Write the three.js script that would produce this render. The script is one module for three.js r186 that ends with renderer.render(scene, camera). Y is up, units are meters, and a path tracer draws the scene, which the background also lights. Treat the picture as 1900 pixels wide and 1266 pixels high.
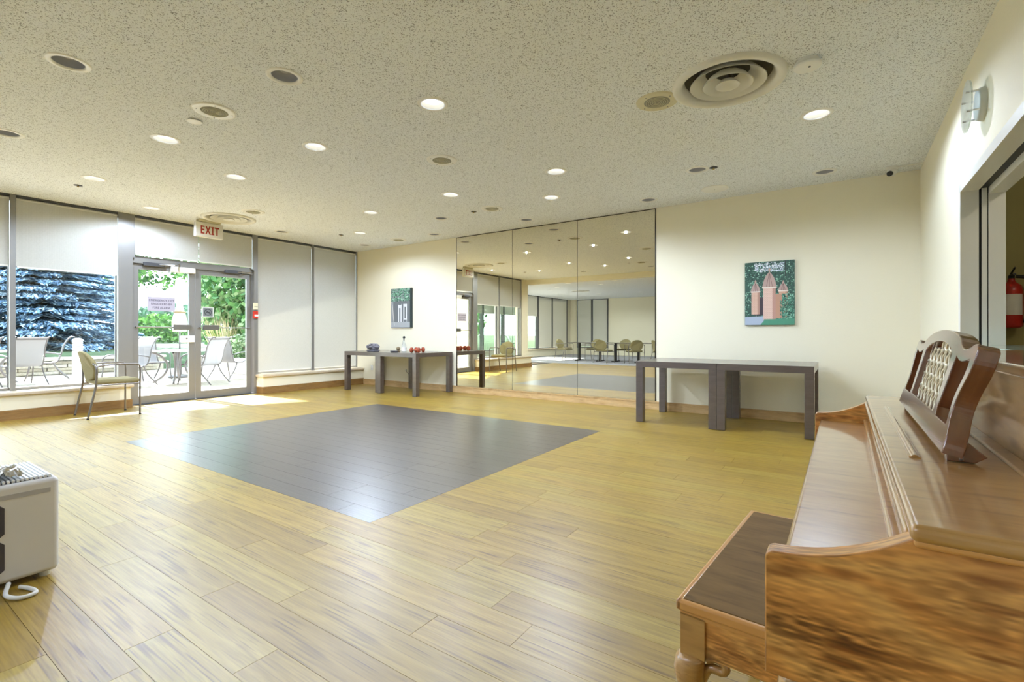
import * as THREE from 'three';
import { RoundedBoxGeometry } from 'three/addons/geometries/RoundedBoxGeometry.js';
import { RectAreaLightUniformsLib } from 'three/addons/lights/RectAreaLightUniformsLib.js';
import { mergeGeometries, toCreasedNormals } from 'three/addons/utils/BufferGeometryUtils.js';

// ---------------------------------------------------------------- camera, sky, sun, exposure
const W = 1900, HT = 1266, FOC = 903, HORIZON = 620, EYE = 1.065, YAW = Math.atan(616 / 903);
const scene = new THREE.Scene();
const camera = new THREE.PerspectiveCamera(2 * Math.atan(HT / 2 / FOC) * 180 / Math.PI, W / HT, 0.05, 400);
camera.position.set(0, EYE, 0);
camera.rotation.y = YAW;
camera.setViewOffset(W, HT, 0, HT / 2 - HORIZON, W, HT);

scene.background = new THREE.Color().setRGB(0.82, 0.92, 1.06);
scene.backgroundIntensity = 7.5;

const sun = new THREE.DirectionalLight(new THREE.Color().setRGB(1, 0.96, 0.96), 30);
sun.position.set(-40, 30.2, 1.6); sun.target.position.set(0, 0, 0);
sun.castShadow = true; sun.shadow.mapSize.set(4096, 4096); sun.shadow.radius = 1;
Object.assign(sun.shadow.camera, { left: -25, right: 25, top: 25, bottom: -25, near: 1, far: 120 });
scene.add(sun, sun.target);

const renderer = new THREE.WebGLRenderer({ antialias: true });
renderer.toneMapping = THREE.LinearToneMapping;
renderer.toneMappingExposure = 1.68;
renderer.shadowMap.enabled = true;
RectAreaLightUniformsLib.init();
const LAMP = 4.1;   // candela of a lit downlight

// ---------------------------------------------------------------- helpers
let seed = 1234567;
const rnd = () => { seed = (seed * 1664525 + 1013904223) >>> 0; return seed / 4294967296; };
const rr = (a, b) => a + (b - a) * rnd();
const V = (x, y, z) => new THREE.Vector3(x, y, z);
const sy = Math.sin(YAW), cy = Math.cos(YAW);
function ray(u, v) { const a = (u - W / 2) / FOC; return V(-sy + cy * a, -(v - HORIZON) / FOC, -cy - sy * a); }
function atY(u, v, y) { const r = ray(u, v), t = (y - EYE) / r.y; return V(r.x * t, y, r.z * t); }
function pixel(p) { const f = -p.x * sy - p.z * cy, r = p.x * cy - p.z * sy; return [W / 2 + FOC * r / f, HORIZON - FOC * (p.y - EYE) / f, f]; }
const used = {};
function numbered(n) { used[n] = (used[n] ?? -1) + 1; return used[n] ? `${n}_${String(used[n]).padStart(3, '0')}` : n; }
function shadows(o) { o.castShadow = true; o.receiveShadow = true; return o; }
function fix(gs) {
  gs = gs.map((g) => { g = g.index ? g.toNonIndexed() : g; for (const k of Object.keys(g.attributes)) if (!['position', 'normal', 'uv'].includes(k)) g.deleteAttribute(k); return g; });
  return gs.length === 1 ? gs[0] : mergeGeometries(gs);
}
function part(name, geos, m, parent) {
  const o = shadows(new THREE.Mesh(Array.isArray(geos) ? fix(geos) : geos, m)); o.name = name; parent.add(o); return o;
}
function thing(name, label, category, pos = [0, 0, 0], turn = 0, group) {
  const o = new THREE.Group(); o.name = numbered(name); o.position.set(...pos); o.rotation.y = turn;
  o.userData = { label, category }; if (group) o.userData.group = group; scene.add(o); return o;
}
function single(name, geos, m, label, category, group) {
  const o = part(numbered(name), geos, m, scene); o.userData = { label, category }; if (group) o.userData.group = group; return o;
}
function struct(name, geos, m, label) {
  const o = part(name, geos, m, scene); o.userData = { kind: 'structure', label, category: name.replace(/_.*/, '') }; return o;
}
function sgroup(name, label, category) {
  const o = new THREE.Group(); o.name = name; o.userData = { kind: 'structure', label, category }; scene.add(o); return o;
}
function copyOf(o, pos, turn, label, group) {
  const c = o.clone(); c.name = numbered(o.name.replace(/_\d{3}$/, '')); c.position.set(...pos); c.rotation.y = turn;
  c.userData = { ...o.userData }; if (label) c.userData.label = label; if (group) c.userData.group = group; scene.add(c); return c;
}
// box from two corners, uv in metres
function box(x0, y0, z0, x1, y1, z1) {
  const w = x1 - x0, h = y1 - y0, d = z1 - z0, g = new THREE.BoxGeometry(w, h, d);
  g.translate((x0 + x1) / 2, (y0 + y1) / 2, (z0 + z1) / 2); return metric(g);
}
function metric(g) {
  const p = g.attributes.position, n = g.attributes.normal, uv = g.attributes.uv;
  for (let i = 0; i < p.count; i++) {
    const ax = Math.abs(n.getX(i)), ay = Math.abs(n.getY(i)), az = Math.abs(n.getZ(i));
    if (ay >= ax && ay >= az) uv.setXY(i, p.getX(i), p.getZ(i));
    else if (ax >= az) uv.setXY(i, p.getZ(i), p.getY(i));
    else uv.setXY(i, p.getX(i), p.getY(i));
  }
  return g;
}
function rbox(x0, y0, z0, x1, y1, z1, r = 0.006, s = 2) {
  const g = new RoundedBoxGeometry(x1 - x0, y1 - y0, z1 - z0, s, r);
  g.translate((x0 + x1) / 2, (y0 + y1) / 2, (z0 + z1) / 2); return metric(g);
}
function cyl(x, y, z, r0, r1, h, n = 24) { const g = new THREE.CylinderGeometry(r1, r0, h, n); g.translate(x, y + h / 2, z); return g; }
function tube(pts, r, seg = 24, rs = 8, closed = false) {
  const c = new THREE.CatmullRomCurve3(pts.map((p) => V(...p)), closed, 'centripetal'); return new THREE.TubeGeometry(c, seg, r, rs, closed);
}
function bar(a, b, r, n = 8) {
  const A = V(...a), B = V(...b), d = B.clone().sub(A), g = new THREE.CylinderGeometry(r, r, d.length(), n);
  g.applyQuaternion(new THREE.Quaternion().setFromUnitVectors(V(0, 1, 0), d.clone().normalize()));
  g.translate((A.x + B.x) / 2, (A.y + B.y) / 2, (A.z + B.z) / 2); return g;
}
const lathe = (pts, n = 40) => new THREE.LatheGeometry(pts.map((p) => new THREE.Vector2(...p)), n);
function extrude(pts, depth, bevel = 0, holes = []) {
  const s = pts.isShape ? pts : new THREE.Shape(pts.map((p) => new THREE.Vector2(...p)));
  for (const h of holes) s.holes.push(h);
  return new THREE.ExtrudeGeometry(s, { depth, bevelEnabled: bevel > 0, bevelThickness: bevel, bevelSize: bevel, bevelSegments: 2, curveSegments: 14 });
}
// rings[i] = list of points: a skinned tube with closed ends
function loft(rings) {
  const n = rings[0].length, pos = [], idx = [], uv = [];
  rings.forEach((r, i) => r.forEach((p, j) => { pos.push(...p); uv.push(j / n, i / rings.length); }));
  for (let i = 0; i + 1 < rings.length; i++) for (let j = 0; j < n; j++) {
    const a = i * n + j, b = i * n + (j + 1) % n, c = a + n, d = b + n; idx.push(a, b, d, a, d, c);
  }
  for (const [row, flip] of [[0, 1], [rings.length - 1, 0]]) {
    const c = pos.length / 3, o = row * n, m = [0, 1, 2].map((k) => rings[row].reduce((s, p) => s + p[k], 0) / n);
    pos.push(...m); uv.push(0.5, 0.5);
    for (let j = 0; j < n; j++) { const a = o + j, b = o + (j + 1) % n; flip ? idx.push(c, b, a) : idx.push(c, a, b); }
  }
  const g = new THREE.BufferGeometry();
  g.setAttribute('position', new THREE.Float32BufferAttribute(pos, 3)); g.setAttribute('uv', new THREE.Float32BufferAttribute(uv, 2));
  g.setIndex(idx); g.computeVertexNormals(); return g;
}

// ---------------------------------------------------------------- procedural textures
const hash = (x, y, s) => { let h = (x * 374761393 + y * 668265263 + s * 2147483647) | 0; h = Math.imul(h ^ (h >>> 13), 1274126177); return ((h ^ (h >>> 16)) >>> 0) / 4294967296; };
function noise(x, y, px, py, s) {   // tileable value noise with periods px, py
  const x0 = Math.floor(x), y0 = Math.floor(y), fx = x - x0, fy = y - y0, sx = fx * fx * (3 - 2 * fx), sY = fy * fy * (3 - 2 * fy);
  const w = (a, p) => ((a % p) + p) % p, a = w(x0, px), b = w(x0 + 1, px), c = w(y0, py), d = w(y0 + 1, py);
  return (hash(a, c, s) * (1 - sx) + hash(b, c, s) * sx) * (1 - sY) + (hash(a, d, s) * (1 - sx) + hash(b, d, s) * sx) * sY;
}
function texture(w, h, fn, rx, ry, srgb = true) {
  const d = new Uint8Array(w * h * 4);
  for (let y = 0; y < h; y++) for (let x = 0; x < w; x++) {
    const c = fn(x / w, y / h), i = 4 * (y * w + x);
    d[i] = Math.max(0, Math.min(255, c[0])); d[i + 1] = Math.max(0, Math.min(255, c[1])); d[i + 2] = Math.max(0, Math.min(255, c[2])); d[i + 3] = 255;
  }
  const t = new THREE.DataTexture(d, w, h); t.wrapS = t.wrapT = THREE.RepeatWrapping; t.magFilter = THREE.LinearFilter; t.minFilter = THREE.LinearMipmapLinearFilter;
  t.generateMipmaps = true; t.repeat.set(rx, ry); if (srgb) t.colorSpace = THREE.SRGBColorSpace; t.needsUpdate = true; return t;
}
const grey = (v) => [v, v, v];
const mix3 = (a, b, k) => a.map((v, i) => v + (b[i] - v) * k);
// wood: long fibres, cathedral figure, knots of dark streaks. u runs along the grain
function woodFn(base, dark, pale, streak, nu, nv, s) {
  return (u, v) => {
    const warp = noise(u * nu, v * 6, nu, 6, s) * 0.35;
    const fig = Math.sin((v * 9 + warp * 3 + noise(u * 2 * nu, v * 12, 2 * nu, 12, s + 3)) * 6.283);
    const fibre = noise(u * nu * 4, v * nv, nu * 4, nv, s + 5), fine = noise(u * nu * 16, v * nv * 2, nu * 16, nv * 2, s + 9);
    const st = Math.max(0, noise(u * nu * 3, v * nv * 0.7, nu * 3, Math.round(nv * 0.7), s + 11) - 0.72) / 0.28, zone = noise(u * nu, v * 10, nu, 10, s + 13);
    let c = mix3(base, pale, 0.5 + 0.28 * fig);
    c = mix3(c, dark, 0.22 * fibre * fibre + 0.12 * fine + streak * st * (0.2 + 1.1 * zone));
    return c;
  };
}
const oakTex = texture(1024, 512, woodFn([164, 138, 46], [92, 68, 24], [184, 158, 66], 0.6, 4, 128, 11), 1 / 2.44, 1 / 0.6);
const darkOakTex = texture(1024, 512, woodFn([66, 57, 54], [32, 26, 26], [80, 70, 66], 0.6, 4, 128, 31), 1 / 2.44, 1 / 0.6);
const plankBump = texture(1024, 512, (u, v) => grey(255 * (0.55 * noise(u * 24, v * 90, 24, 90, 5) + 0.3 * noise(u * 7, v * 12, 7, 12, 6) + 0.15 * noise(u * 90, v * 220, 90, 220, 8))), 1 / 2.44, 1 / 0.6, false);
const walnutFn = woodFn([236, 162, 78], [130, 72, 26], [248, 194, 110], 0.8, 3, 90, 51);
const walnutTex = texture(1024, 1024, (u, v) => {
  const c = walnutFn(u, v), k = noise(u * 5, v * 14, 5, 14, 71) * noise(u * 40, v * 190, 40, 190, 72);
  return mix3(c, [66, 34, 12], Math.min(0.75, k * 0.9));
}, 1.6, 1.6);
const brownTex = texture(512, 512, woodFn([178, 132, 68], [120, 80, 36], [194, 150, 84], 0.5, 3, 90, 81), 1.3, 1.3);
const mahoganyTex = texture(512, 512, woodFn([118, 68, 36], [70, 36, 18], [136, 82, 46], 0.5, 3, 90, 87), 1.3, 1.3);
const seatTex = texture(512, 512, woodFn([120, 92, 46], [82, 60, 28], [134, 104, 56], 0.4, 3, 90, 89), 1.3, 1.3);
const espressoTex = texture(512, 512, woodFn([78, 66, 60], [54, 44, 40], [90, 77, 70], 0.3, 3, 80, 91), 1, 1);
const honeyTex = texture(512, 512, woodFn([202, 166, 112], [140, 104, 60], [218, 186, 134], 0.4, 3, 80, 93), 1, 1);
const popFn = (u, v) => {
  const a = noise(u * 150, v * 150, 150, 150, 2), b = noise(u * 290, v * 290, 290, 290, 4), c = noise(u * 40, v * 40, 40, 40, 6);
  return 0.32 * a + 0.6 * b + 0.08 * c;
};
const popBump = texture(1024, 1024, (u, v) => grey(255 * Math.min(1, Math.max(0, (popFn(u, v) - 0.25) * 2))), 1 / 1.0, 1 / 1.0, false);
// shade among the stipple bumps, painted as dark specks scattered apart from the relief
const stippleShadeTex = texture(1024, 1024, (u, v) => { const p = 0.4 * noise(u * 150, v * 150, 150, 150, 122) + 0.6 * noise(u * 300, v * 300, 300, 300, 124); return mix3([248, 252, 255], [150, 152, 154], Math.min(1, Math.max(0, 0.36 - p) * 8)); }, 1, 1);
const wallBump = texture(512, 512, (u, v) => grey(255 * (0.6 * noise(u * 200, v * 200, 200, 200, 3) + 0.4 * noise(u * 60, v * 60, 60, 60, 7))), 1, 1, false);
const fabricTex = texture(256, 256, (u, v) => mix3([168, 158, 116], [124, 114, 78], 0.6 * noise(u * 64, v * 64, 64, 64, 3) + 0.4 * noise(u * 128, v * 128, 128, 128, 4)), 5, 5);
const carpetTex = texture(512, 512, (u, v) => mix3([176, 176, 180], [140, 140, 146], 0.5 * noise(u * 200, v * 200, 200, 200, 3) + 0.5 * noise(u * 25, v * 25, 25, 25, 4)), 1, 1);
const shadeTex = texture(256, 256, (u, v) => mix3([236, 234, 226], [206, 204, 194], 0.5 * (((u * 128) | 0) % 2) + 0.3 * (((v * 128) | 0) % 2) + 0.2 * noise(u * 60, v * 60, 60, 60, 3)), 2, 2);
const patioTex = texture(1024, 1024, (u, v) => {
  const row = Math.floor(v * 20), uu = (u * 10 + (row % 2) * 0.5) % 1, vv = (v * 20) % 1;
  const j = (uu < 0.04 || vv < 0.07) ? 1 : 0, col = hash(Math.floor(u * 10 + (row % 2) * 0.5) % 10, row, 7);
  return mix3(mix3([206, 198, 186], [182, 172, 160], col), [150, 142, 130], 0.75 * j + 0.25 * noise(u * 180, v * 180, 180, 180, 5));
}, 1 / 2.2, 1 / 2.2);
const lawnTex = texture(512, 512, (u, v) => mix3([92, 150, 52], [62, 112, 38], 0.6 * noise(u * 160, v * 160, 160, 160, 3) + 0.4 * noise(u * 12, v * 12, 12, 12, 4)), 1 / 3, 1 / 3);
const stoneTex = texture(512, 512, (u, v) => mix3([206, 202, 194], [160, 154, 144], 0.5 * noise(u * 24, v * 24, 24, 24, 3) + 0.5 * noise(u * 100, v * 100, 100, 100, 4)), 2, 2);

// ---------------------------------------------------------------- materials
const std = (color, roughness = 0.6, o = {}) => new THREE.MeshStandardMaterial({ color, roughness, ...o });
const phys = (o) => new THREE.MeshPhysicalMaterial(o);
const M = {
  wall: std('#efe8cf', 0.75, { bumpMap: wallBump, bumpScale: 0.0006 }),
  ceiling: std('#ffffff', 0.95, { map: stippleShadeTex, bumpMap: popBump, bumpScale: 0.003 }),
  trimWhite: std('#e6e4dc', 0.45), base: std('#ffffff', 0.45, { map: honeyTex }),
  baseDark: std('#b9a98a', 0.5, { map: honeyTex }), sill: std('#c9b9a0', 0.35),
  alu: std('#8a8884', 0.45, { metalness: 0.4 }), aluDark: std('#55565a', 0.45, { metalness: 0.5 }),
  chrome: std('#d6d6d6', 0.16, { metalness: 1 }), steel: std('#8d8b88', 0.3, { metalness: 0.9 }),
  glass: phys({ color: '#f6fbfa', roughness: 0, transmission: 1, thickness: 0, ior: 1.45 }),
  shade: phys({ color: '#eaeaea', map: shadeTex, roughness: 0.8, transmission: 0.2, thickness: 0 }),
  shadeTube: std('#dcdad2', 0.6),
  mirror: std('#e6e0cc', 0.0, { metalness: 1 }), mirrorEdge: std('#3a382e', 0.3),
  subfloor: std('#4a3b26', 0.9),
  espresso: phys({ color: '#ffffff', map: espressoTex, roughness: 0.35, ior: 1.7, clearcoat: 0.8, clearcoatRoughness: 0.2 }),
  carpet: std('#ffffff', 1, { map: carpetTex }),
  fabric: std('#ffffff', 0.95, { map: fabricTex }), chairMetal: std('#8a8480', 0.32, { metalness: 0.85 }),
  white: std('#f2f2ee', 0.4), offWhite: std('#e4e2d8', 0.5), cream: std('#d9d3b4', 0.55), greyMesh: std('#9a9888', 0.7),
  black: std('#141414', 0.5), dark: std('#2a2826', 0.5), reflector: std('#b6b8c2', 0.35, { metalness: 0.2 }), lampOff: std('#b9bbc2', 0.4),
  lampLens: std('#fff6e4', 0.5, { emissive: new THREE.Color().setRGB(0.98, 0.98, 0.95), emissiveIntensity: 1.4 }),
  red: std('#c8321e', 0.4), extRed: std('#a31d16', 0.3),
  walnut: phys({ color: '#ffffff', map: walnutTex, roughness: 0.35, clearcoat: 0.6, clearcoatRoughness: 0.2 }),
  piano: phys({ color: '#ffffff', map: brownTex, roughness: 0.3, ior: 1.7, clearcoat: 1, clearcoatRoughness: 0.08 }),
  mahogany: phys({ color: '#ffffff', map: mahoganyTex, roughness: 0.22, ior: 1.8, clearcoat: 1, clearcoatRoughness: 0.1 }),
  pianoEdge: phys({ color: '#d39a54', roughness: 0.3, clearcoat: 0.8, clearcoatRoughness: 0.15 }),
  brass: std('#c9b277', 0.28, { metalness: 0.9 }), lattice: std('#e4dcc4', 0.25, { metalness: 0.6 }),
  appliance: std('#dcd8d4', 0.35), applianceDark: std('#4a464c', 0.45), foil: std('#d8d8da', 0.18, { metalness: 1 }),
  cable: std('#e2e0d8', 0.5), olive: std('#8f8656', 0.8),
  frosted: phys({ color: '#e9eeec', roughness: 0.12, transmission: 0.85, thickness: 0 }), wallLamp: std('#d9dbd6', 0.5),
  patio: std('#dcdcdc', 0.9, { map: patioTex }), lawn: std('#6c6c6c', 1, { map: lawnTex }), stone: std('#ffffff', 0.9, { map: stoneTex }),
  concrete: std('#c6c2ba', 0.9), slingFrame: std('#646062', 0.4, { metalness: 0.5 }), slingDark: std('#6d6a6c', 0.4, { metalness: 0.5 }),
  sling: phys({ color: '#8f8d92', roughness: 0.9, transmission: 0.07, thickness: 0 }), slingTan: phys({ color: '#cfc6ae', roughness: 0.9, transmission: 0.3, thickness: 0 }),
  bark: std('#6a5848', 0.95), canvasCloth: std('#cfc3b2', 0.9), bollard: std('#eceae4', 0.5),
  needle: std('#dcdcdc', 0.8), leaf: phys({ color: '#b4b4b4', roughness: 0.85, transmission: 0.2, thickness: 0 }),
  tower: std('#b4bccb', 0.8), towerGlass: std('#76849c', 0.3), stucco: std('#d8d6cc', 0.9),
  terracotta: std('#a34a2c', 0.55), greyCloth: std('#77757c', 0.9), stoneBrown: std('#7c6a4c', 0.7),
};

// ---------------------------------------------------------------- the room shell (metres, camera above the origin)
const XR = 0.68, XW = -8.80, ZB = -6.814, H = 2.84, XK = -8.50, ZJ = 0.05, XF = -11.9, ZF = 9.2, CARPET = 2.0;
const DH = 2.14;        // door opening height

// floor: planks, each a part; sub-floor beneath
{
  const floor = sgroup('floor', 'yellow oak plank floor with a dark brown square inlaid in the middle', 'floor');
  part('sub_floor', [box(XF - 0.1, -0.14, ZJ, XR + 3, -0.012, ZF + 0.2), box(XW - 0.14, -0.14, ZB - 0.2, XR + 3, -0.012, ZJ)], M.subfloor, floor);
  part('slab', box(XW - 0.15, -0.012, ZB - 0.15, XK, -0.002, ZJ + 0.1), M.concrete, floor);
  const tones = ['#ffffff', '#f3ecdc', '#fff7e8', '#eadfc8', '#f8f0e2'];
  const P = tones.map((c) => phys({ color: c, map: oakTex, roughness: 0.44, ior: 1.5, bumpMap: plankBump, bumpScale: 0.0007, clearcoat: 0.5, clearcoatRoughness: 0.34 }));
  const D = ['#ffffff', '#e6e0de', '#f6f2f0'].map((c) => phys({ color: c, map: darkOakTex, roughness: 0.32, ior: 1.7, bumpMap: plankBump, bumpScale: 0.0008, clearcoat: 0.9, clearcoatRoughness: 0.36 }));
  const PITCH = 0.15, Z0 = -0.615, LEN = 1.22, GAP = 0.0008, x0 = XK - 0.32, x1 = XR;
  const px0 = -5.87, px1 = -2.21, zn = Z0 - 8 * PITCH, zf = Z0 - 29 * PITCH;
  const list = [];
  const known = { 0: -2.0, 1: -1.58, 2: -2.15, 3: -1.85 };
  for (let k = -18; k < 42; k++) {
    const za = Math.max(Z0 - (k + 1) * PITCH, ZB), zb = Math.min(Z0 - k * PITCH, CARPET); if (zb - za < 0.01) continue;
    const joint = known[k] ?? -2 + rnd() * LEN, mid = (za + zb) / 2, inPatch = mid < zn && mid > zf;
    let a = joint - Math.ceil((joint - x0) / LEN) * LEN;
    for (; a < x1; a += LEN) {
      let l = Math.max(a, x0), r = Math.min(a + LEN, x1); if (r - l < 0.02) continue;
      if (!inPatch || r <= px0 || l >= px1) { list.push([l, r, za, zb, 0]); continue; }
      if (l < px0) list.push([l, px0, za, zb, 0]);
      if (r > px1) list.push([px1, r, za, zb, 0]);
      if (Math.min(r, px1) - Math.max(l, px0) > 0.01) list.push([Math.max(l, px0), Math.min(r, px1), za, zb, 1]);
    }
  }
  const size = (p) => { const q = pixel(V((p[0] + p[1]) / 2, 0, (p[2] + p[3]) / 2)); return q[2] > 0.3 && q[0] > -250 && q[0] < W + 100 && q[1] < HT + 250 ? (p[1] - p[0]) / q[2] ** 3 : 0; };
  list.forEach((p) => { p.tone = (rnd() * 60) | 0; p.du = rnd() * 2.44; p.dv = ((rnd() * 4) | 0) * 0.15 + 0.003; p.size = size(p); });
  list.sort((a, b) => b.size - a.size);
  const geo = (p) => {
    const g = box(p[0] + GAP, -0.012, p[2] + GAP, p[1] - GAP, 0, p[3] - GAP), uv = g.attributes.uv;
    for (let i = 0; i < uv.count; i++) uv.setXY(i, uv.getX(i) - p[0] + p.du, uv.getY(i) - p[2] + p.dv);
    return g;
  };
  list.slice(0, 296).forEach((p) => part(p[4] ? 'dark_plank' : 'plank', geo(p), p[4] ? D[p.tone % 3] : P[p.tone % 5], floor));
  for (const [kind, mats] of [[0, P], [1, D]]) {
    const rest = list.slice(296).filter((p) => p[4] === kind);
    mats.forEach((m, i) => { const gs = rest.filter((p) => p.tone % mats.length === i).map(geo); if (gs.length) part('far_planks', gs, m, floor).userData.kind = 'stuff'; });
  }
  const carpet = struct('floor_carpet', box(XF, -0.012, CARPET, XR, 0.006, ZF), M.carpet, 'grey carpet under the meeting tables behind the wooden floor'); carpet.userData.category = 'carpet';
}

// ceiling with real holes for its fittings
const ceilAt = (u, v) => { const p = atY(u, v, H); return [p.x, p.z]; };
const px = (list) => list.map(([u, v]) => ceilAt(u, v));
const FIT = {
  lit: [...px([[803, 193], [307, 258], [585, 272], [174, 331], [437, 328], [282, 386], [836, 361], [688, 394], [1023, 366], [1032, 318], [1515, 212], [668, 432]]),
    [-6.3, 1.65], [-8.0, 1.6], [-7.16, 2.5], [-9.0, 2.6], [-4.2, 2.5], [-2.2, 1.65], [-9.8, 3.5], [-7.1, 6.4], [-8.95, 6.3], [-4.0, 5.2]],
  off: px([[127, 116], [528, 142], [12, 247], [819, 405], [977, 408], [1294, 315], [1203, 371], [1530, 319], [523, 430], [677, 455], [806, 435]]),
  vent: [...px([[1350, 152], [425, 405]]), [-8.95, 4.5]],
};
{
  const s = new THREE.Shape([[XF, -(ZF)], [XR, -(ZF)], [XR, -ZB], [XW, -ZB], [XW, -ZJ], [XF, -ZJ]].map((p) => new THREE.Vector2(...p)));
  const hole = (x, z, r) => { const h = new THREE.Path(); h.absarc(x, -z, r, 0, Math.PI * 2, true); s.holes.push(h); };
  for (const [x, z] of [...FIT.lit, ...FIT.off]) hole(x, z, 0.088);
  for (const [x, z] of FIT.vent) hole(x, z, 0.31);
  const g = new THREE.ExtrudeGeometry(s, { depth: 0.03, bevelEnabled: false, curveSegments: 12 }); g.rotateX(-Math.PI / 2); g.translate(0, H, 0);
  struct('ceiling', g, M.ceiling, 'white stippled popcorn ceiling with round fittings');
  const roof = struct('ceiling_slab', [box(XF - 0.2, H + 0.34, ZJ - 0.12, XR + 3, H + 0.5, ZF + 0.2), box(XW - 0.15, H + 0.34, ZB - 0.2, XR + 3, H + 0.5, ZJ - 0.12)], M.concrete, 'concrete slab above the ceiling'); roof.userData.category = 'ceiling';
  struct('ceiling_rim', [box(XW - 0.14, H + 0.03, ZB - 0.18, XW, H + 0.34, ZJ), box(XW - 0.14, H + 0.03, ZB - 0.18, XR, H + 0.34, ZB), box(XF - 0.14, H + 0.03, ZJ, XF, H + 0.34, ZF), box(XF, H + 0.03, ZF, XR, H + 0.34, ZF + 0.18), box(XF, H + 0.03, ZJ - 0.1, XW, H + 0.34, ZJ)], M.concrete, 'roof edge around the ceiling void');
  struct('ceiling_beam', box(XW + 0.1, 2.69, -0.06, XR, H, 0.16), M.wall, 'cream ceiling beam between the two parts of the hall');
}

// walls
struct('wall_back', box(XW - 0.14, -0.14, ZB - 0.18, XR + 0.2, H + 0.03, ZB), M.wall, 'cream wall carrying the mirrors and two canvas prints');
struct('wall_front', [box(XF - 0.2, -0.14, ZF, -11.45, H + 0.03, ZF + 0.18), box(-9.73, -0.14, ZF, XR + 0.2, H + 0.03, ZF + 0.18), box(-11.45, -0.14, ZF, -9.73, 0.36, ZF + 0.18)], M.wall, 'cream end wall behind the meeting tables');
const OP = { z0: -4.50, z1: -1.0, y0: 0.985, y1: 2.05 };
struct('wall_right', [box(XR, -0.14, ZB - 0.18, XR + 0.2, H + 0.34, OP.z0), box(XR, -0.14, OP.z1, XR + 0.2, H + 0.34, ZF + 0.18), box(XR, -0.14, OP.z0, XR + 0.2, OP.y0, OP.z1), box(XR, OP.y1, OP.z0, XR + 0.2, H + 0.34, OP.z1)], M.wall, 'cream wall behind the piano with a kitchen serving hatch');
struct('wall_left', [box(XW - 0.12, -0.14, -2.70, XK, 0.30, -0.02), box(XW - 0.12, -0.14, ZB, XK, 0.30, -4.64), box(XW - 0.14, 0, -0.30, XW + 0.12, H, ZJ), box(XF - 0.14, -0.14, ZJ, XF, 0.38, ZF), box(XF - 0.14, 0, 8.75, XF + 0.05, H, ZF)], M.wall, 'low cream wall below the windows');
// base boards
struct('baseboard_back', [box(XW + 0.3, 0, ZB, XR, 0.105, ZB + 0.018), box(XW + 0.3, 0.095, ZB, XR, 0.115, ZB + 0.026), box(XW + 0.3, 0, ZB, XR, 0.03, ZB + 0.024)], M.base, 'pale oak baseboard under the mirrors');
struct('baseboard_right', [box(XR - 0.018, 0, ZB, XR, 0.115, ZF)], M.base, 'pale oak baseboard along the piano wall');
struct('baseboard_left', [box(XK, 0, -2.70, XK + 0.016, 0.125, -0.02), box(XK, 0, -2.70, XK + 0.03, 0.028, -0.02), box(XK, 0, ZB, XK + 0.016, 0.125, -4.64), box(XK, 0, ZB, XK + 0.03, 0.028, -4.64), box(XW, 0, -4.64, XK + 0.016, 0.125, -4.625), box(XW, 0, -2.715, XK + 0.016, 0.125, -2.70)], M.baseDark, 'brown oak baseboard of the low window wall');
// sills
struct('trim_1', [rbox(XW, 0.30, -2.73, XK + 0.045, 0.345, 0.0, 0.014)], M.sill, 'beige sill beside the chair, left of the glass doors');
struct('trim_2', [rbox(XW, 0.30, ZB, XK + 0.045, 0.345, -4.61, 0.014)], M.sill, 'beige sill between the glass doors and the mirror wall');
struct('trim_3', [rbox(XF, 0.34, ZJ + 0.1, XF + 0.14, 0.38, ZF, 0.01)], M.sill, 'beige sill of the meeting area');

// ---------------------------------------------------------------- windows of the left wall
function windowUnit(n, z0, z1, y0, y1, label) {   // z0 > z1; frame with pane between
  const g = sgroup(`window_${n}`, label, 'window'), a = XW - 0.05, b = XW + 0.05, f = 0.026, c = XW + 0.1;
  part('frame', [box(a, y0, z0 - f, c, y1, z0), box(a, y0, z1, c, y1, z1 + f), box(a, y0, z1 + f, b, y0 + 0.035, z0 - f), box(a, y1 - 0.035, z1 + f, b, y1, z0 - f)], M.alu, g);
  part('gasket', [box(XW - 0.012, y0 + 0.03, z0 - f - 0.008, XW + 0.012, y1 - 0.03, z0 - f), box(XW - 0.012, y0 + 0.03, z1 + f, XW + 0.012, y1 - 0.03, z1 + f + 0.008)], M.aluDark, g);
  part('pane', box(XW - 0.003, y0 + 0.035, z1 + f, XW + 0.003, y1 - 0.035, z0 - f), M.glass, g);
  return g;
}
windowUnit(1, -0.30, -1.53, 0.345, H, 'aluminium window beside the corner pillar');
windowUnit(2, -1.53, -2.64, 0.345, H, 'aluminium window left of the glass doors, spruce outside');
windowUnit(3, -2.79, -4.585, 2.20, H, 'wide transom window over the glass doors');
windowUnit(4, -4.625, -5.75, 0.345, H, 'covered window right of the glass doors');
windowUnit(5, -5.75, ZB, 0.345, H, 'covered window next to the mirror wall');
struct('trim_4', [box(XW - 0.05, 0, -2.79, XW + 0.1, H, -2.64), box(XW - 0.05, 0, -4.625, XW + 0.1, H, -4.585), box(XW - 0.05, 2.13, -4.585, XW + 0.06, 2.20, -2.79)], M.alu, 'grey aluminium posts and head around the glass doors');
struct('trim_5', [box(XW - 0.06, H - 0.022, ZB, XW + 0.09, H + 0.001, -0.3)], M.aluDark, 'dark aluminium rail where the windows meet the ceiling');
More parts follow.
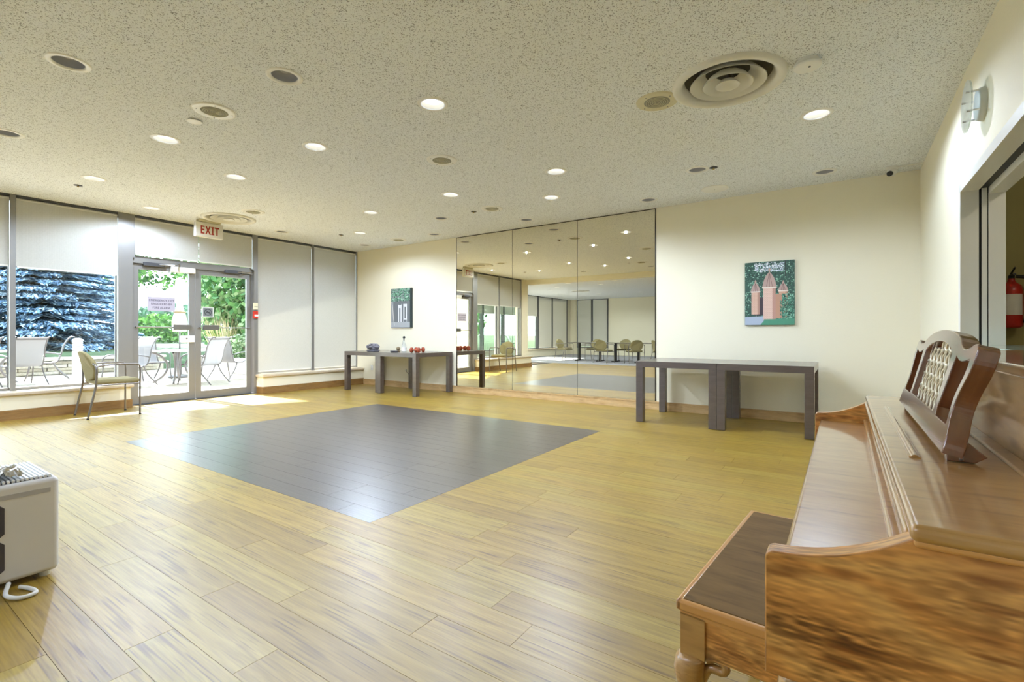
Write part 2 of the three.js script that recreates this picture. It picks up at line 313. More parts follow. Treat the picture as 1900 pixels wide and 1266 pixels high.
// meeting-area windows
const MZ = [0.3, 1.66, 3.1, 4.5, 5.87, 7.2, 8.75];
for (let i = 0; i < 6; i++) {
  const z0 = MZ[i], z1 = MZ[i + 1], g = sgroup(`window_${6 + i}`, 'tall window of the meeting area', 'window');
  part('frame', [box(XF - 0.05, 0.38, z0, XF + 0.11, H, z0 + 0.04), box(XF - 0.05, 0.38, z1 - 0.04, XF + 0.11, H, z1), box(XF - 0.05, 0.38, z0, XF + 0.05, 0.42, z1), box(XF - 0.05, H - 0.05, z0, XF + 0.05, H, z1)], M.aluDark, g);
  part('pane', box(XF - 0.003, 0.42, z0 + 0.04, XF + 0.003, H - 0.05, z1 - 0.04), M.glass, g);
}
for (let i = 0; i < 2; i++) {
  const x0 = -11.45 + i * 0.86, g = sgroup(`window_${12 + i}`, 'window in the end wall behind the meeting tables', 'window');
  part('frame', [box(x0, 0.36, ZF - 0.07, x0 + 0.05, H, ZF + 0.08), box(x0 + 0.81, 0.36, ZF - 0.07, x0 + 0.86, H, ZF + 0.08), box(x0, 0.36, ZF - 0.02, x0 + 0.86, 0.41, ZF + 0.08), box(x0, H - 0.05, ZF - 0.02, x0 + 0.86, H, ZF + 0.08)], M.aluDark, g);
  part('pane', box(x0 + 0.05, 0.41, ZF + 0.03, x0 + 0.81, H - 0.05, ZF + 0.036), M.glass, g);
}
// glazed return wall between the two parts (seen in the mirror through the windows)
{
  const g = sgroup('wall_side', 'white framed glazed wall outside the windows by the pillar', 'wall');
  part('panel', [box(XF - 0.14, -0.14, ZJ - 0.06, -11.0, H, ZJ + 0.06)], M.stucco, g);
  for (const [a, b] of [[-11.0, -10.86], [-10.0, -9.84], [-9.0, -8.9]]) part('post', box(a, 0, ZJ - 0.07, b, H, ZJ + 0.05), M.white, g);
  part('rail', [box(-11, 0, ZJ - 0.06, -8.9, 0.12, ZJ + 0.04), box(-11, 2.2, ZJ - 0.06, -8.9, 2.32, ZJ + 0.04)], M.white, g);
  for (const [a, b] of [[-10.86, -10.0], [-9.84, -9.0]]) { part('pane', box(a, 0.12, ZJ - 0.01, b, 2.2, ZJ - 0.004), M.glass, g); part('upper_pane', box(a, 2.32, ZJ - 0.01, b, H, ZJ - 0.004), M.glass, g); }
}
// roller shades
function shade(z0, z1, yb, label, yt = H - 0.035) {
  const t = thing('roller_shade', label, 'shade', [XW + 0.06, 0, 0]);
  const w = (z0 - z1), m = (z0 + z1) / 2;
  const c = new THREE.CylinderGeometry(0.022, 0.022, w, 16); c.rotateX(Math.PI / 2); c.translate(0, yt - 0.022, m);
  part('roller', c, M.shadeTube, t);
  part('fabric', box(0.019, yb + 0.02, z1 + 0.002, 0.0205, yt - 0.022, z0 - 0.002), M.shade, t);
  part('hem_bar', rbox(0.012, yb, z1 + 0.01, 0.027, yb + 0.022, z0 - 0.01, 0.005), M.shadeTube, t);
  for (const z of [z0 - 0.002, z1 + 0.002]) part('bracket', box(-0.005, yt - 0.05, z - 0.001, 0.028, yt + 0.004, z + 0.001), M.alu, t);
  return t;
}
shade(-0.328, -1.502, 1.92, 'half lowered white roller shade beside the corner pillar');
shade(-1.558, -2.612, 1.91, 'half lowered white roller shade over the spruce window');
shade(-2.818, -3.687, 2.24, 'short white roller shade over the left glass door');
shade(-3.690, -4.557, 2.24, 'short white roller shade over the door by the fire pull');
shade(-4.653, -5.722, 0.38, 'fully lowered white roller shade right of the doors');
shade(-5.778, -6.786, 0.38, 'fully lowered white roller shade next to mirror wall');
for (let i = 0; i < 6; i++) {
  const z0 = MZ[i] + 0.043, z1 = MZ[i + 1] - 0.043, half = i < 4, yb = half ? 1.9 : 0.45;
  const t = thing('roller_shade', half ? 'half lowered white roller shade in the meeting area' : ['lowered white meeting area shade next to a half lowered one', 'lowered white meeting area shade beside the end wall'][i - 4], 'shade', [XF + 0.08, 0, 0], 0, half ? 'half lowered shades of the meeting area' : 'lowered shades of the meeting area');
  part('fabric', box(0, yb, z0, 0.0015, H - 0.04, z1), M.shade, t); part('hem_bar', rbox(-0.006, yb - 0.02, z0, 0.008, yb, z1, 0.004), M.shadeTube, t);
}
for (let i = 0; i < 2; i++) {
  const x0 = -11.45 + i * 0.86, t = thing('roller_shade', ['lowered white shade in the end wall, at the corner', 'lowered white shade in the end wall, away from the corner'][i], 'shade', [0, 0, ZF - 0.05], 0, 'shades of the end wall');
  part('fabric', box(x0 + 0.052, 0.45, 0, x0 + 0.808, H - 0.04, 0.0015), M.shade, t); part('hem_bar', rbox(x0 + 0.052, 0.43, -0.007, x0 + 0.808, 0.45, 0.007, 0.004), M.shadeTube, t);
}

// ---------------------------------------------------------------- text on canvas
function drawn(w, h, fn) { const c = document.createElement('canvas'); c.width = w; c.height = h; fn(c.getContext('2d'), w, h); const t = new THREE.CanvasTexture(c); t.colorSpace = THREE.SRGBColorSpace; return t; }
function plate(w, h) { return new THREE.PlaneGeometry(w, h); }

// ---------------------------------------------------------------- glass double doors
function leaf(n, z0, z1, hinge, label) {   // z0 > z1
  const g = sgroup(`door_${n}`, label, 'door'), a = XW - 0.024, b = XW + 0.024, s = 0.085, y1 = 2.125;
  part('stile', box(a, 0.012, z0 - s, b, y1, z0), M.alu, g); part('stile', box(a, 0.012, z1, b, y1, z1 + s), M.alu, g);
  part('bottom_rail', box(a, 0.012, z1 + s, b, 0.125, z0 - s), M.alu, g); part('top_rail', box(a, y1 - 0.08, z1 + s, b, y1, z0 - s), M.alu, g);
  part('pane', box(XW - 0.003, 0.125, z1 + s, XW + 0.003, y1 - 0.08, z0 - s), M.glass, g);
  part('push_rod', [bar([XW + 0.06, 1.17, z0 - 0.05], [XW + 0.06, 1.17, z1 + 0.05], 0.009), bar([XW + 0.02, 1.17, z0 - 0.05], [XW + 0.06, 1.17, z0 - 0.05], 0.012), bar([XW + 0.02, 1.17, z1 + 0.05], [XW + 0.06, 1.17, z1 + 0.05], 0.012)], M.steel, g);
  const zl = hinge > 0 ? z1 + 0.07 : z0 - 0.10;
  const d = hinge > 0 ? [zl, zl + 0.26] : [zl - 0.24, zl];
  part('push_pad', rbox(XW + 0.03, 1.13, d[0], XW + 0.085, 1.215, d[1], 0.006), M.steel, g);
  return g;
}
leaf(1, -2.80, -3.655, 1, 'glass door leaf with a notice and the lock plate');
leaf(2, -3.665, -4.575, -1, 'glass door leaf with the no smoking sign');
{
  const c = thing('door_closer', 'grey door closer above the left glass door', 'closer', [XW + 0.03, 2.10, -3.05]);
  part('body', rbox(0, 0.0, -0.16, 0.06, 0.055, 0.12, 0.006), M.aluDark, c);
  part('arm', [bar([0.05, 0.03, -0.08], [0.16, 0.035, -0.26], 0.009), bar([0.16, 0.035, -0.26], [0.04, 0.075, -0.36], 0.009)], M.steel, c);
  copyOf(c, [XW + 0.03, 2.11, -4.22], 0, 'grey door closer above the right glass door');
  const s = thing('strike_box', 'white magnetic lock box at the head of the doors', 'lock', [XW + 0.03, 2.045, -3.47]);
  part('case', rbox(0, 0, -0.17, 0.06, 0.085, 0.17, 0.006), M.offWhite, s);
  part('cover_screw', [cyl(0.061, 0.04, -0.13, 0.006, 0.006, 0.004, 10)], M.steel, s);
  const l = thing('lock_plate', 'white lock plate on the meeting stile of the doors', 'lock', [XW + 0.026, 0.93, -3.55]);
  part('plate', rbox(0, 0, -0.09, 0.03, 0.11, 0.1, 0.006), M.white, l); part('cylinder', (() => { const g = new THREE.CylinderGeometry(0.012, 0.012, 0.02, 14); g.rotateZ(Math.PI / 2); g.translate(0.035, 0.06, 0.03); return g; })(), M.steel, l);
  // notices stuck to the glass
  const t1 = drawn(512, 288, (x, w, h) => { x.fillStyle = '#b4aebc'; x.fillRect(0, 0, w, h); x.fillStyle = '#5c5666'; x.font = 'bold 58px sans-serif'; x.textAlign = 'center'; ['EMERGENCY EXIT', 'UNLOCKED BY', 'FIRE ALARM'].forEach((s2, i) => x.fillText(s2, w / 2, 90 + i * 74, w - 40)); });
  const n1 = thing('notice', 'grey paper notice about the emergency exit on left door glass', 'notice', [XW + 0.008, 1.53, -3.19]);
  part('sheet', box(-0.0015, -0.11, -0.185, 0.0005, 0.11, 0.185), M.offWhite, n1);
  const f1 = plate(0.37, 0.22); f1.rotateY(Math.PI / 2); f1.translate(0.0012, 0, 0); part('print', f1, std('#ffffff', 0.8, { map: t1 }), n1);
  const t2 = drawn(256, 256, (x, w, h) => { x.fillStyle = '#c9cbc8'; x.fillRect(0, 0, w, h); x.fillStyle = '#6f7476'; x.fillRect(24, 24, w - 48, h - 48); x.strokeStyle = '#2a2c30'; x.lineWidth = 14; x.beginPath(); x.arc(128, 128, 74, 0, 7); x.stroke(); x.fillStyle = '#2a2c30'; x.fillRect(80, 118, 96, 18); x.beginPath(); x.moveTo(76, 76); x.lineTo(180, 180); x.stroke(); });
  const n2 = thing('no_smoking_sign', 'small grey no smoking sign on the right door glass', 'sign', [XW + 0.008, 1.43, -3.86]);
  part('sheet', box(-0.0015, -0.085, -0.09, 0.0005, 0.085, 0.09), M.offWhite, n2);
  const f2 = plate(0.18, 0.17); f2.rotateY(Math.PI / 2); f2.translate(0.0012, 0, 0); part('print', f2, std('#ffffff', 0.7, { map: t2 }), n2);
  struct('trim_6', [box(XW - 0.07, -0.005, -4.585, XW + 0.09, 0.010, -2.79)], M.aluDark, 'dark threshold under the glass doors');
}
// fire pull station on the post
{
  const p = thing('fire_alarm_pull', 'red fire alarm pull station on the post beside the doors', 'alarm', [XW + 0.1, 1.40, -4.605]);
  part('back_box', rbox(0, -0.06, -0.036, 0.03, 0.075, 0.05, 0.006), M.red, p);
  part('handle', [rbox(0.03, -0.025, -0.032, 0.045, 0.012, 0.032, 0.004)], M.white, p);
  const s = thing('alarm_strobe', 'beige alarm panel above the red pull station', 'alarm', [XW + 0.1, 1.50, -4.605]);
  part('case', rbox(0, 0, -0.036, 0.025, 0.12, 0.045, 0.005), M.cream, s); part('slot', box(0.0245, 0.05, -0.03, 0.0265, 0.056, 0.03), M.dark, s);
}

// ---------------------------------------------------------------- mirror wall
{
  const m = thing('wall_mirror', 'wall sized mirror of three tall panels with dark seams', 'mirror', [0, 0, ZB]);
  const xs = [-5.871, -4.638, -3.413, -2.199];
  part('backing', box(xs[0] - 0.012, 0.116, 0.0005, xs[3] + 0.012, H - 0.003, 0.004), M.mirrorEdge, m);
  for (let i = 0; i < 3; i++) part('mirror_panel', box(xs[i] + 0.003, 0.118, 0.004, xs[i + 1] - 0.003, H - 0.016, 0.010), M.mirror, m);
}

// ---------------------------------------------------------------- ceiling fittings
{
  const trim = lathe([[0.084, 0.004], [0.088, -0.006], [0.112, -0.006], [0.118, -0.002], [0.118, 0.002]]);
  const cone = lathe([[0.086, 0.002], [0.072, 0.05], [0.055, 0.085]]), deep = lathe([[0.087, 0.002], [0.084, 0.03], [0.074, 0.055], [0.05, 0.07], [0.0005, 0.074]]);
  const lens = new THREE.CircleGeometry(0.079, 32); lens.rotateX(Math.PI / 2); lens.translate(0, 0.03, 0);
  const bulb = lathe([[0.0005, 0.03], [0.026, 0.034], [0.04, 0.048], [0.04, 0.062], [0.03, 0.072]]);
  const can = lathe([[0.09, 0.03], [0.09, 0.15], [0.0005, 0.15]]);
  FIT.lit.forEach(([x, z]) => {
    const far = z > 0, d = thing('downlight', far ? 'lit recessed downlight above the meeting area, seen only in mirror' : 'round white recessed downlight, switched on, above the wooden floor', 'downlight', [x, H, z], 0, far ? 'lit downlights of the meeting area' : 'lit downlights above the wooden floor');
    part('trim_ring', trim, M.white, d); part('reflector', cone, M.white, d); part('lamp_lens', lens, M.lampLens, d); part('housing', can, M.dark, d);
    const l = new THREE.SpotLight(new THREE.Color().setRGB(0.81, 0.95, 1.19), LAMP, 0, 1.45, 0.25, 2);
    l.position.set(x, H - 0.004, z); l.target.position.set(x, 0, z); l.castShadow = true; l.shadow.radius = 1; scene.add(l, l.target);
  });
  FIT.off.forEach(([x, z]) => {
    const d = thing('downlight', 'round white recessed ceiling downlight, dark and switched off', 'downlight', [x, H, z], 0, 'unlit downlights in the ceiling');
    part('trim_ring', trim, M.white, d); part('reflector', deep, M.reflector, d); part('bulb', bulb, M.lampOff, d); part('housing', can, M.dark, d);
  });
  // speaker grilles
  const rim = lathe([[0.0005, -0.004], [0.09, -0.004], [0.095, -0.008], [0.140, -0.010], [0.152, -0.006], [0.155, 0]]);
  const grille = lathe([[0.0005, -0.012], [0.07, -0.0105], [0.096, -0.008]]);
  px([[398, 206], [820, 297], [913, 387], [1219, 188], [470, 393], [739, 445]]).forEach(([x, z], i) => {
    const near = i === 3, say = ['white round ceiling speaker beside the small sprinkler cover plate', 'white round ceiling speaker alone between rows of downlights', 'white round ceiling speaker close to the mirror top', '', 'white round ceiling speaker beside the diffuser above the exit sign', 'white round ceiling speaker near corner of window and mirror walls'][i];
    const s = thing('ceiling_speaker', near ? 'beige round ceiling speaker touching the large air diffuser' : say, 'speaker', [x, H, z], 0, 'ceiling speakers');
    part('rim', rim, near ? M.cream : M.white, s); const gp = part('grille', grille, M.greyMesh, s);
    for (let k = 0; k < 4; k++) part('screw', cyl(0.122 * Math.cos(k * 1.571 + 0.4), -0.0125, 0.122 * Math.sin(k * 1.571 + 0.4), 0.005, 0.005, 0.004, 8), M.steel, s);
    for (let k = 1; k < 6; k++) { const t = new THREE.TorusGeometry(0.016 * k, 0.0016, 5, 32); t.rotateX(Math.PI / 2); t.translate(0, -0.0122, 0); part('grille_ring', t, M.cream, gp); }
  });
  // blank cover disc
  const [bx, bz] = ceilAt(1326, 350);
  const blank = thing('ceiling_cover', 'plain white round cover plate on ceiling near mirror', 'cover', [bx, H, bz]);
  part('disc', lathe([[0.0005, -0.012], [0.145, -0.012], [0.155, -0.006], [0.155, 0]]), M.white, blank); part('screw', cyl(0, -0.014, 0, 0.005, 0.005, 0.004, 8), M.steel, blank);
  // smoke detector and small cover
  const [sx, sz] = ceilAt(1498, 113);
  const sm = thing('smoke_detector', 'white round smoke detector beside the large air diffuser', 'detector', [sx, H, sz]);
  part('base', lathe([[0.062, -0.022], [0.066, 0]]), M.white, sm); part('cap', lathe([[0.0005, -0.045], [0.075, -0.044], [0.08, -0.038], [0.08, -0.026], [0.06, -0.022], [0.0005, -0.022]]), M.white, sm); part('indicator', cyl(0.012, -0.048, 0.01, 0.008, 0.008, 0.004, 10), M.dark, sm);
  const [kx, kz] = ceilAt(361, 224);
  const sc = thing('sprinkler_cover', 'small white flat sprinkler cover plate beside ceiling speaker', 'sprinkler', [kx, H, kz]);
  part('plate', lathe([[0.0005, -0.012], [0.05, -0.012], [0.054, -0.008], [0.054, -0.006], [0.04, -0.006]]), M.white, sc); part('stem', cyl(0, -0.008, 0, 0.036, 0.036, 0.009, 20), M.dark, sc);
  px([[145, 344], [879, 393], [1324, 311], [633, 436]]).forEach(([x, z], i) => {
    const s = thing('fire_sprinkler', ['small dark ceiling sprinkler in front of the spruce window', 'small dark ceiling sprinkler beside the speaker near the mirror', 'small dark ceiling sprinkler between brick gate picture and diffuser', 'small dark ceiling sprinkler in front of the covered windows'][i], 'sprinkler', [x, H, z], 0, 'dark ceiling sprinklers');
    part('cup', lathe([[0.0005, -0.003], [0.03, -0.004], [0.042, -0.002], [0.042, 0]], 20), M.dark, s); part('nozzle', lathe([[0.0005, -0.022], [0.014, -0.020], [0.008, -0.012], [0.006, -0.003]], 12), M.brass, s);
  });
  // round air diffusers
  const labels = ['large round cream air diffuser with nested cones beside smoke detector', 'large round air diffuser above the exit sign', 'large round air diffuser over the meeting tables'];
  FIT.vent.forEach(([x, z], i) => {
    const d = thing('air_diffuser', labels[i], 'diffuser', [x, H, z]);
    part('outer_ring', lathe([[0.285, 0.04], [0.30, 0.0], [0.318, -0.022], [0.345, -0.026], [0.366, -0.018], [0.372, 0]], 64), M.offWhite, d);
    const ring = (a, b, y0, y1) => lathe([[a, y1], [(a + b) / 2, (y0 + y1) / 2 + 0.012], [b, y0], [b - 0.004, y0 - 0.004], [(a + b) / 2 - 0.008, (y0 + y1) / 2 + 0.008], [a - 0.006, y1]], 64);
    part('cone_ring', ring(0.15, 0.25, -0.012, 0.07), M.offWhite, d); part('cone_ring', ring(0.085, 0.165, -0.022, 0.055), M.offWhite, d);
    part('centre_cup', lathe([[0.0005, 0.0], [0.03, -0.004], [0.07, -0.026], [0.078, -0.03], [0.08, -0.026], [0.05, 0.006], [0.0005, 0.016]], 40), M.offWhite, d);
    part('stem', [cyl(0, 0, 0, 0.008, 0.008, 0.2, 10), bar([-0.2, 0.12, 0], [0.2, 0.12, 0], 0.008), bar([0, 0.12, -0.2], [0, 0.12, 0.2], 0.008)], M.steel, d);
    part('duct', lathe([[0.308, 0.02], [0.308, 0.06], [0.22, 0.13], [0.2, 0.28], [0.0005, 0.28]], 40), std('#8c887a', 0.8), d);
    part('damper', [box(-0.18, 0.15, -0.004, 0.18, 0.2, 0.004)], M.steel, d);
  });
  // security camera
  const cam = thing('security_camera', 'small white dome security camera in the ceiling corner', 'camera', [0.42, H, -6.55]);
  part('base', lathe([[0.0005, -0.028], [0.052, -0.028], [0.056, -0.02], [0.056, 0]]), M.white, cam);
  const ball = new THREE.SphereGeometry(0.044, 24, 16); ball.translate(0, -0.052, 0); const bp = part('ball', ball, M.white, cam);
  const eye = new THREE.CylinderGeometry(0.027, 0.027, 0.02, 20); eye.rotateX(Math.PI / 2); eye.translate(0, 0, 0.042); eye.rotateX(0.45); eye.rotateY(-0.5); eye.translate(0, -0.056, 0); part('lens', eye, M.black, bp);
  part('conduit', [rbox(0.03, -0.012, -0.01, 0.26, 0, 0.006, 0.003)], M.white, cam);
}
// exit sign
{
  const e = thing('exit_sign', 'white box sign with red EXIT lettering hung near the doors', 'sign', [-8.22, 2.57, -3.62]);
  part('canopy', rbox(-0.05, 0.235, -0.16, 0.05, 0.27, 0.16, 0.006), M.cream, e);
  part('case', rbox(-0.035, 0, -0.2, 0.035, 0.225, 0.2, 0.008), M.offWhite, e); part('neck', box(-0.03, 0.22, -0.1, 0.03, 0.24, 0.1), M.cream, e);
  const tx = drawn(512, 288, (x, w, h) => { x.fillStyle = '#ece8dc'; x.fillRect(0, 0, w, h); x.fillStyle = '#a8311c'; x.font = 'bold 250px sans-serif'; x.textAlign = 'center'; x.fillText('EXIT', w / 2, 236, w - 130); });
  const mt = std('#ffffff', 0.5, { map: tx });
  const f = plate(0.38, 0.205); f.rotateY(Math.PI / 2); f.translate(0.0362, 0.112, 0); part('front_face', f, mt, e);
  const b = plate(0.38, 0.205); b.rotateY(-Math.PI / 2); b.translate(-0.0362, 0.112, 0); part('rear_face', b, mt, e);
}

// ---------------------------------------------------------------- square tables
function parsons(x0, x1, z0, z1, label) {
  const t = thing('square_table', label, 'table', [(x0 + x1) / 2, 0, (z0 + z1) / 2]), w = (x1 - x0) / 2, d = (z0 - z1) / 2, L = 0.085, y = 0.738;
  part('top', rbox(-w, y - 0.072, -d, w, y, d, 0.003), M.espresso, t);
  for (const sx of [-1, 1]) for (const sz of [-1, 1]) part('leg', rbox(sx > 0 ? w - L : -w, 0.004, sz > 0 ? d - L : -d, sx > 0 ? w : -w + L, y - 0.071, sz > 0 ? d : -d + L, 0.003), M.espresso, t);
  for (const sx of [-1, 1]) for (const sz of [-1, 1]) part('glide', cyl(sx * (w - L / 2), 0, sz * (d - L / 2), 0.015, 0.015, 0.005, 12), M.black, t);
}
parsons(-2.085, -1.166, -5.725, -6.70, 'dark brown square table partly in front of the mirror');
parsons(-1.164, -0.245, -5.725, -6.70, 'dark brown square table under the brick gate picture');
parsons(-7.885, -6.921, -5.875, -6.775, 'dark brown square table with grey bundle by the window');
parsons(-6.919, -5.945, -5.85, -6.775, 'dark brown square table with bottle and hand weights');

// ---------------------------------------------------------------- things on the left tables
{
  const y = 0.738;
  const b = thing('cloth_bundle', 'grey rolled cloth bundle lying on the table by the window', 'bundle', [-7.35, y, -6.12]);
  const g = new THREE.SphereGeometry(1, 32, 20), p = g.attributes.position;
  for (let i = 0; i < p.count; i++) { const x = p.getX(i), yy = p.getY(i), z = p.getZ(i), f = 1 + 0.06 * Math.sin(9 * x + 6 * yy) + 0.04 * Math.sin(7 * z - 5 * x); p.setXYZ(i, Math.sign(x) * Math.abs(x) ** 0.8 * 0.135 * f, yy * 0.062 * f + 0.085, z * 0.1 * f); }
  g.computeVertexNormals(); part('roll', g, M.greyCloth, b);
  part('folded_base', rbox(-0.1, 0, -0.08, 0.1, 0.035, 0.08, 0.014, 4), M.greyCloth, b);
  part('tie', [tube([[-0.1, 0.12, 0.05], [-0.03, 0.095, 0.1], [0.06, 0.14, 0.07]], 0.006), tube([[0.11, 0.13, 0.03], [0.05, 0.07, 0.1], [-0.03, 0.055, 0.1]], 0.006)], M.dark, b);
  const bt = thing('glass_bottle', 'clear glass bottle with a dark stopper on the table', 'bottle', [-6.52, y, -6.12]);
  part('body', lathe([[0.0005, 0.0], [0.04, 0.0], [0.045, 0.008], [0.044, 0.1], [0.034, 0.15], [0.016, 0.19], [0.013, 0.235], [0.016, 0.24]], 32), phys({ color: '#f4f6f4', roughness: 0.04, transmission: 0.8, thickness: 0 }), bt);
  part('label_band', lathe([[0.0455, 0.02], [0.0455, 0.09]], 32), std('#efeae0', 0.7), bt);
  part('stopper', lathe([[0.0005, 0.215], [0.011, 0.215], [0.011, 0.245], [0.022, 0.255], [0.024, 0.272], [0.014, 0.286], [0.0005, 0.288]], 20), M.dark, bt);
  part('lever', tube([[-0.016, 0.22, 0], [-0.026, 0.16, 0.01], [-0.034, 0.13, 0.02]], 0.0035, 12, 6), M.steel, bt);
  const st = thing('figurine', 'small olive brown rounded ornament beside the glass bottle', 'ornament', [-6.68, y, -6.13]);
  const sg = new THREE.SphereGeometry(0.042, 20, 14); sg.scale(1, 0.8, 0.8); sg.translate(0, 0.062, 0); part('body', sg, M.stoneBrown, st); part('foot', lathe([[0.0005, 0], [0.03, 0], [0.026, 0.02], [0.018, 0.04], [0.0005, 0.045]], 16), M.stoneBrown, st);
  const tr = thing('dark_tray', 'flat dark oval dish in front of the glass bottle', 'dish', [-6.64, y, -6.0]);
  const td = lathe([[0.0005, 0.004], [0.07, 0.006], [0.084, 0.022], [0.09, 0.022], [0.078, 0.0], [0.0005, 0.0]], 28); td.scale(1, 1, 0.6); part('bowl', td, M.applianceDark, tr);
  const rim = new THREE.TorusGeometry(0.087, 0.004, 6, 28); rim.rotateX(Math.PI / 2); rim.scale(1, 1, 0.6); rim.translate(0, 0.022, 0); part('rim', rim, M.aluDark, tr);
  const dumb = thing('hand_weight', 'terracotta red hand weight lying flat on the table', 'weight', [-6.22, y, -6.10], 0.35);
  const head = () => lathe([[0.0005, -0.022], [0.036, -0.022], [0.046, -0.012], [0.046, 0.012], [0.036, 0.022], [0.0005, 0.022]], 18);
  for (const s of [-1, 1]) { const h = head(); h.rotateZ(Math.PI / 2); h.translate(s * 0.068, 0.046, 0); part('head', h, M.terracotta, dumb); }
  part('grip', bar([-0.06, 0.046, 0], [0.06, 0.046, 0], 0.015, 14), M.terracotta, dumb);
  copyOf(dumb, [-6.27, y, -6.26], 1.25, 'terracotta red hand weight behind the other one');
}

// ---------------------------------------------------------------- canvas prints
function speckle(x, w, h, n, cols, y0, y1, r0, r1, x0 = 0, x1 = 1) { for (let i = 0; i < n; i++) { x.fillStyle = cols[(rnd() * cols.length) | 0]; x.beginPath(); x.ellipse((x0 + (x1 - x0) * rnd()) * w, (y0 + (y1 - y0) * rnd()) * h, rr(r0, r1), rr(r0, r1) * 0.6, rr(0, 3), 0, 7); x.fill(); } }
{
  const t = drawn(560, 800, (x, w, h) => {
    x.fillStyle = '#35564a'; x.fillRect(0, 0, w, h);
    speckle(x, w, h, 1500, ['#2c4a40', '#5d8a72', '#7fae96', '#9cc4ae', '#24382f', '#4a7a62'], 0, 0.95, 3, 12);
    speckle(x, w, h, 420, ['#dfe8f0', '#c3d0dc', '#aebccb', '#f2f5f8', '#6b7a80'], 0.02, 0.16, 3, 12, 0.2, 0.8);
    x.fillStyle = '#2d3230'; x.fillRect(w * 0.815, 0, 10, h * 0.25);
    x.fillStyle = '#aebacb'; x.beginPath(); x.moveTo(0, h); x.lineTo(0, h * 0.87); x.lineTo(w * 0.42, h * 0.86); x.lineTo(w * 0.36, h); x.fill();
    x.fillStyle = '#4f9276'; x.beginPath(); x.moveTo(w * 0.32, h); x.lineTo(w * 0.42, h * 0.91); x.lineTo(w, h * 0.9); x.lineTo(w, h); x.fill();
    x.fillStyle = '#54444a'; x.fillRect(w * 0.2, h * 0.56, w * 0.2, h * 0.29);
    x.strokeStyle = '#22242c'; x.lineWidth = 5; for (let i = 0; i < 5; i++) { x.beginPath(); x.moveTo(w * (0.27 + i * 0.025), h * 0.58); x.lineTo(w * (0.27 + i * 0.025), h * 0.85); x.stroke(); }
    const tower = (cx, r, y0, y1, ty, col, dk) => {
      x.fillStyle = col; x.fillRect(w * (cx - r), h * y0, w * 2 * r, h * (y1 - y0)); x.fillStyle = dk; x.fillRect(w * (cx + r * 0.5), h * y0, w * r * 0.5, h * (y1 - y0));
      x.strokeStyle = '#b08a78'; x.lineWidth = 1.5; for (let j = 0; j * 12 < (y1 - y0) * h; j++) { const yy = h * y0 + j * 12; x.beginPath(); x.moveTo(w * (cx - r), yy); x.lineTo(w * (cx + r), yy); x.stroke(); for (let q = 0; q < r * 2 * w / 26; q++) { const xx = w * (cx - r) + q * 26 + (j % 2) * 13; x.beginPath(); x.moveTo(xx, yy); x.lineTo(xx, yy + 12); x.stroke(); } }
      x.fillStyle = '#b59a90'; x.beginPath(); x.moveTo(w * (cx - r * 1.15), h * y0); x.quadraticCurveTo(w * (cx - r * 0.95), h * (y0 - (y0 - ty) * 0.55), w * cx, h * (ty + (y0 - ty) * 0.2)); x.quadraticCurveTo(w * (cx + r * 0.95), h * (y0 - (y0 - ty) * 0.55), w * (cx + r * 1.15), h * y0); x.fill();
      x.strokeStyle = '#6e4f4a'; x.lineWidth = 4; for (const k of [-0.5, 0, 0.5]) { x.beginPath(); x.moveTo(w * (cx + k * r), h * y0); x.lineTo(w * cx, h * (ty + (y0 - ty) * 0.22)); x.stroke(); }
      x.fillStyle = '#b79a8c'; x.fillRect(w * (cx - r * 0.1), h * ty, w * r * 0.2, h * (y0 - ty) * 0.3); x.fillRect(w * (cx - r * 0.24), h * (ty + 0.02), w * r * 0.48, h * 0.02);
      x.fillStyle = '#e3d6ca'; x.fillRect(w * (cx - r * 1.2), h * (y0 - 0.008), w * r * 2.4, h * 0.018);
    };
    tower(0.78, 0.085, 0.47, 0.86, 0.31, '#d0a68a', '#b08870'); x.fillStyle = '#bd9178'; x.fillRect(w * 0.63, h * 0.52, w * 0.22, h * 0.38);
    tower(0.22, 0.085, 0.47, 0.83, 0.28, '#dcb8a2', '#b48c7a'); tower(0.505, 0.125, 0.41, 0.91, 0.10, '#e6c6b6', '#bd9284');
    speckle(x, w, h, 620, ['#2f5b4a', '#5b957c', '#8cc0a6', '#3f7560', '#1f3f34'], 0.52, 0.9, 4, 14, 0.76, 1.0);
    speckle(x, w, h, 90, ['#2f5b4a', '#5b957c', '#3f7560'], 0.62, 0.9, 4, 12, 0.72, 0.8);
  });
  const c = thing('canvas_print', 'canvas print of brick gate towers among trees', 'picture', [-0.7665, 1.571, ZB]);
  part('stretcher', rbox(-0.2745, -0.395, 0.001, 0.2745, 0.395, 0.034, 0.004), std('#6a7f74', 0.8), c); const f = plate(0.545, 0.786); f.translate(0, 0, 0.0346); part('print', f, std('#ffffff', 0.6, { map: t }), c);
  const t2 = drawn(448, 600, (x, w, h) => {
    x.fillStyle = '#8f9497'; x.fillRect(0, 0, w, h);
    x.fillStyle = '#6f7578'; x.fillRect(w * 0.12, h * 0.3, w * 0.88, h * 0.6);
    x.fillStyle = '#d6d9dc'; x.fillRect(w * 0.36, h * 0.42, w * 0.16, h * 0.45); x.fillRect(w * 0.62, h * 0.4, w * 0.16, h * 0.4); x.fillStyle = '#5d6468'; x.fillRect(w * 0.41, h * 0.5, w * 0.06, h * 0.36); x.fillRect(w * 0.67, h * 0.47, w * 0.06, h * 0.3);
    x.strokeStyle = '#eef0f2'; x.lineWidth = 6; for (const k of [0.36, 0.52, 0.62, 0.78]) { x.beginPath(); x.moveTo(w * k, h * 0.4); x.lineTo(w * k, h * 0.88); x.stroke(); }
    x.fillStyle = '#a9adb0'; x.fillRect(0, h * 0.86, w, h * 0.14);
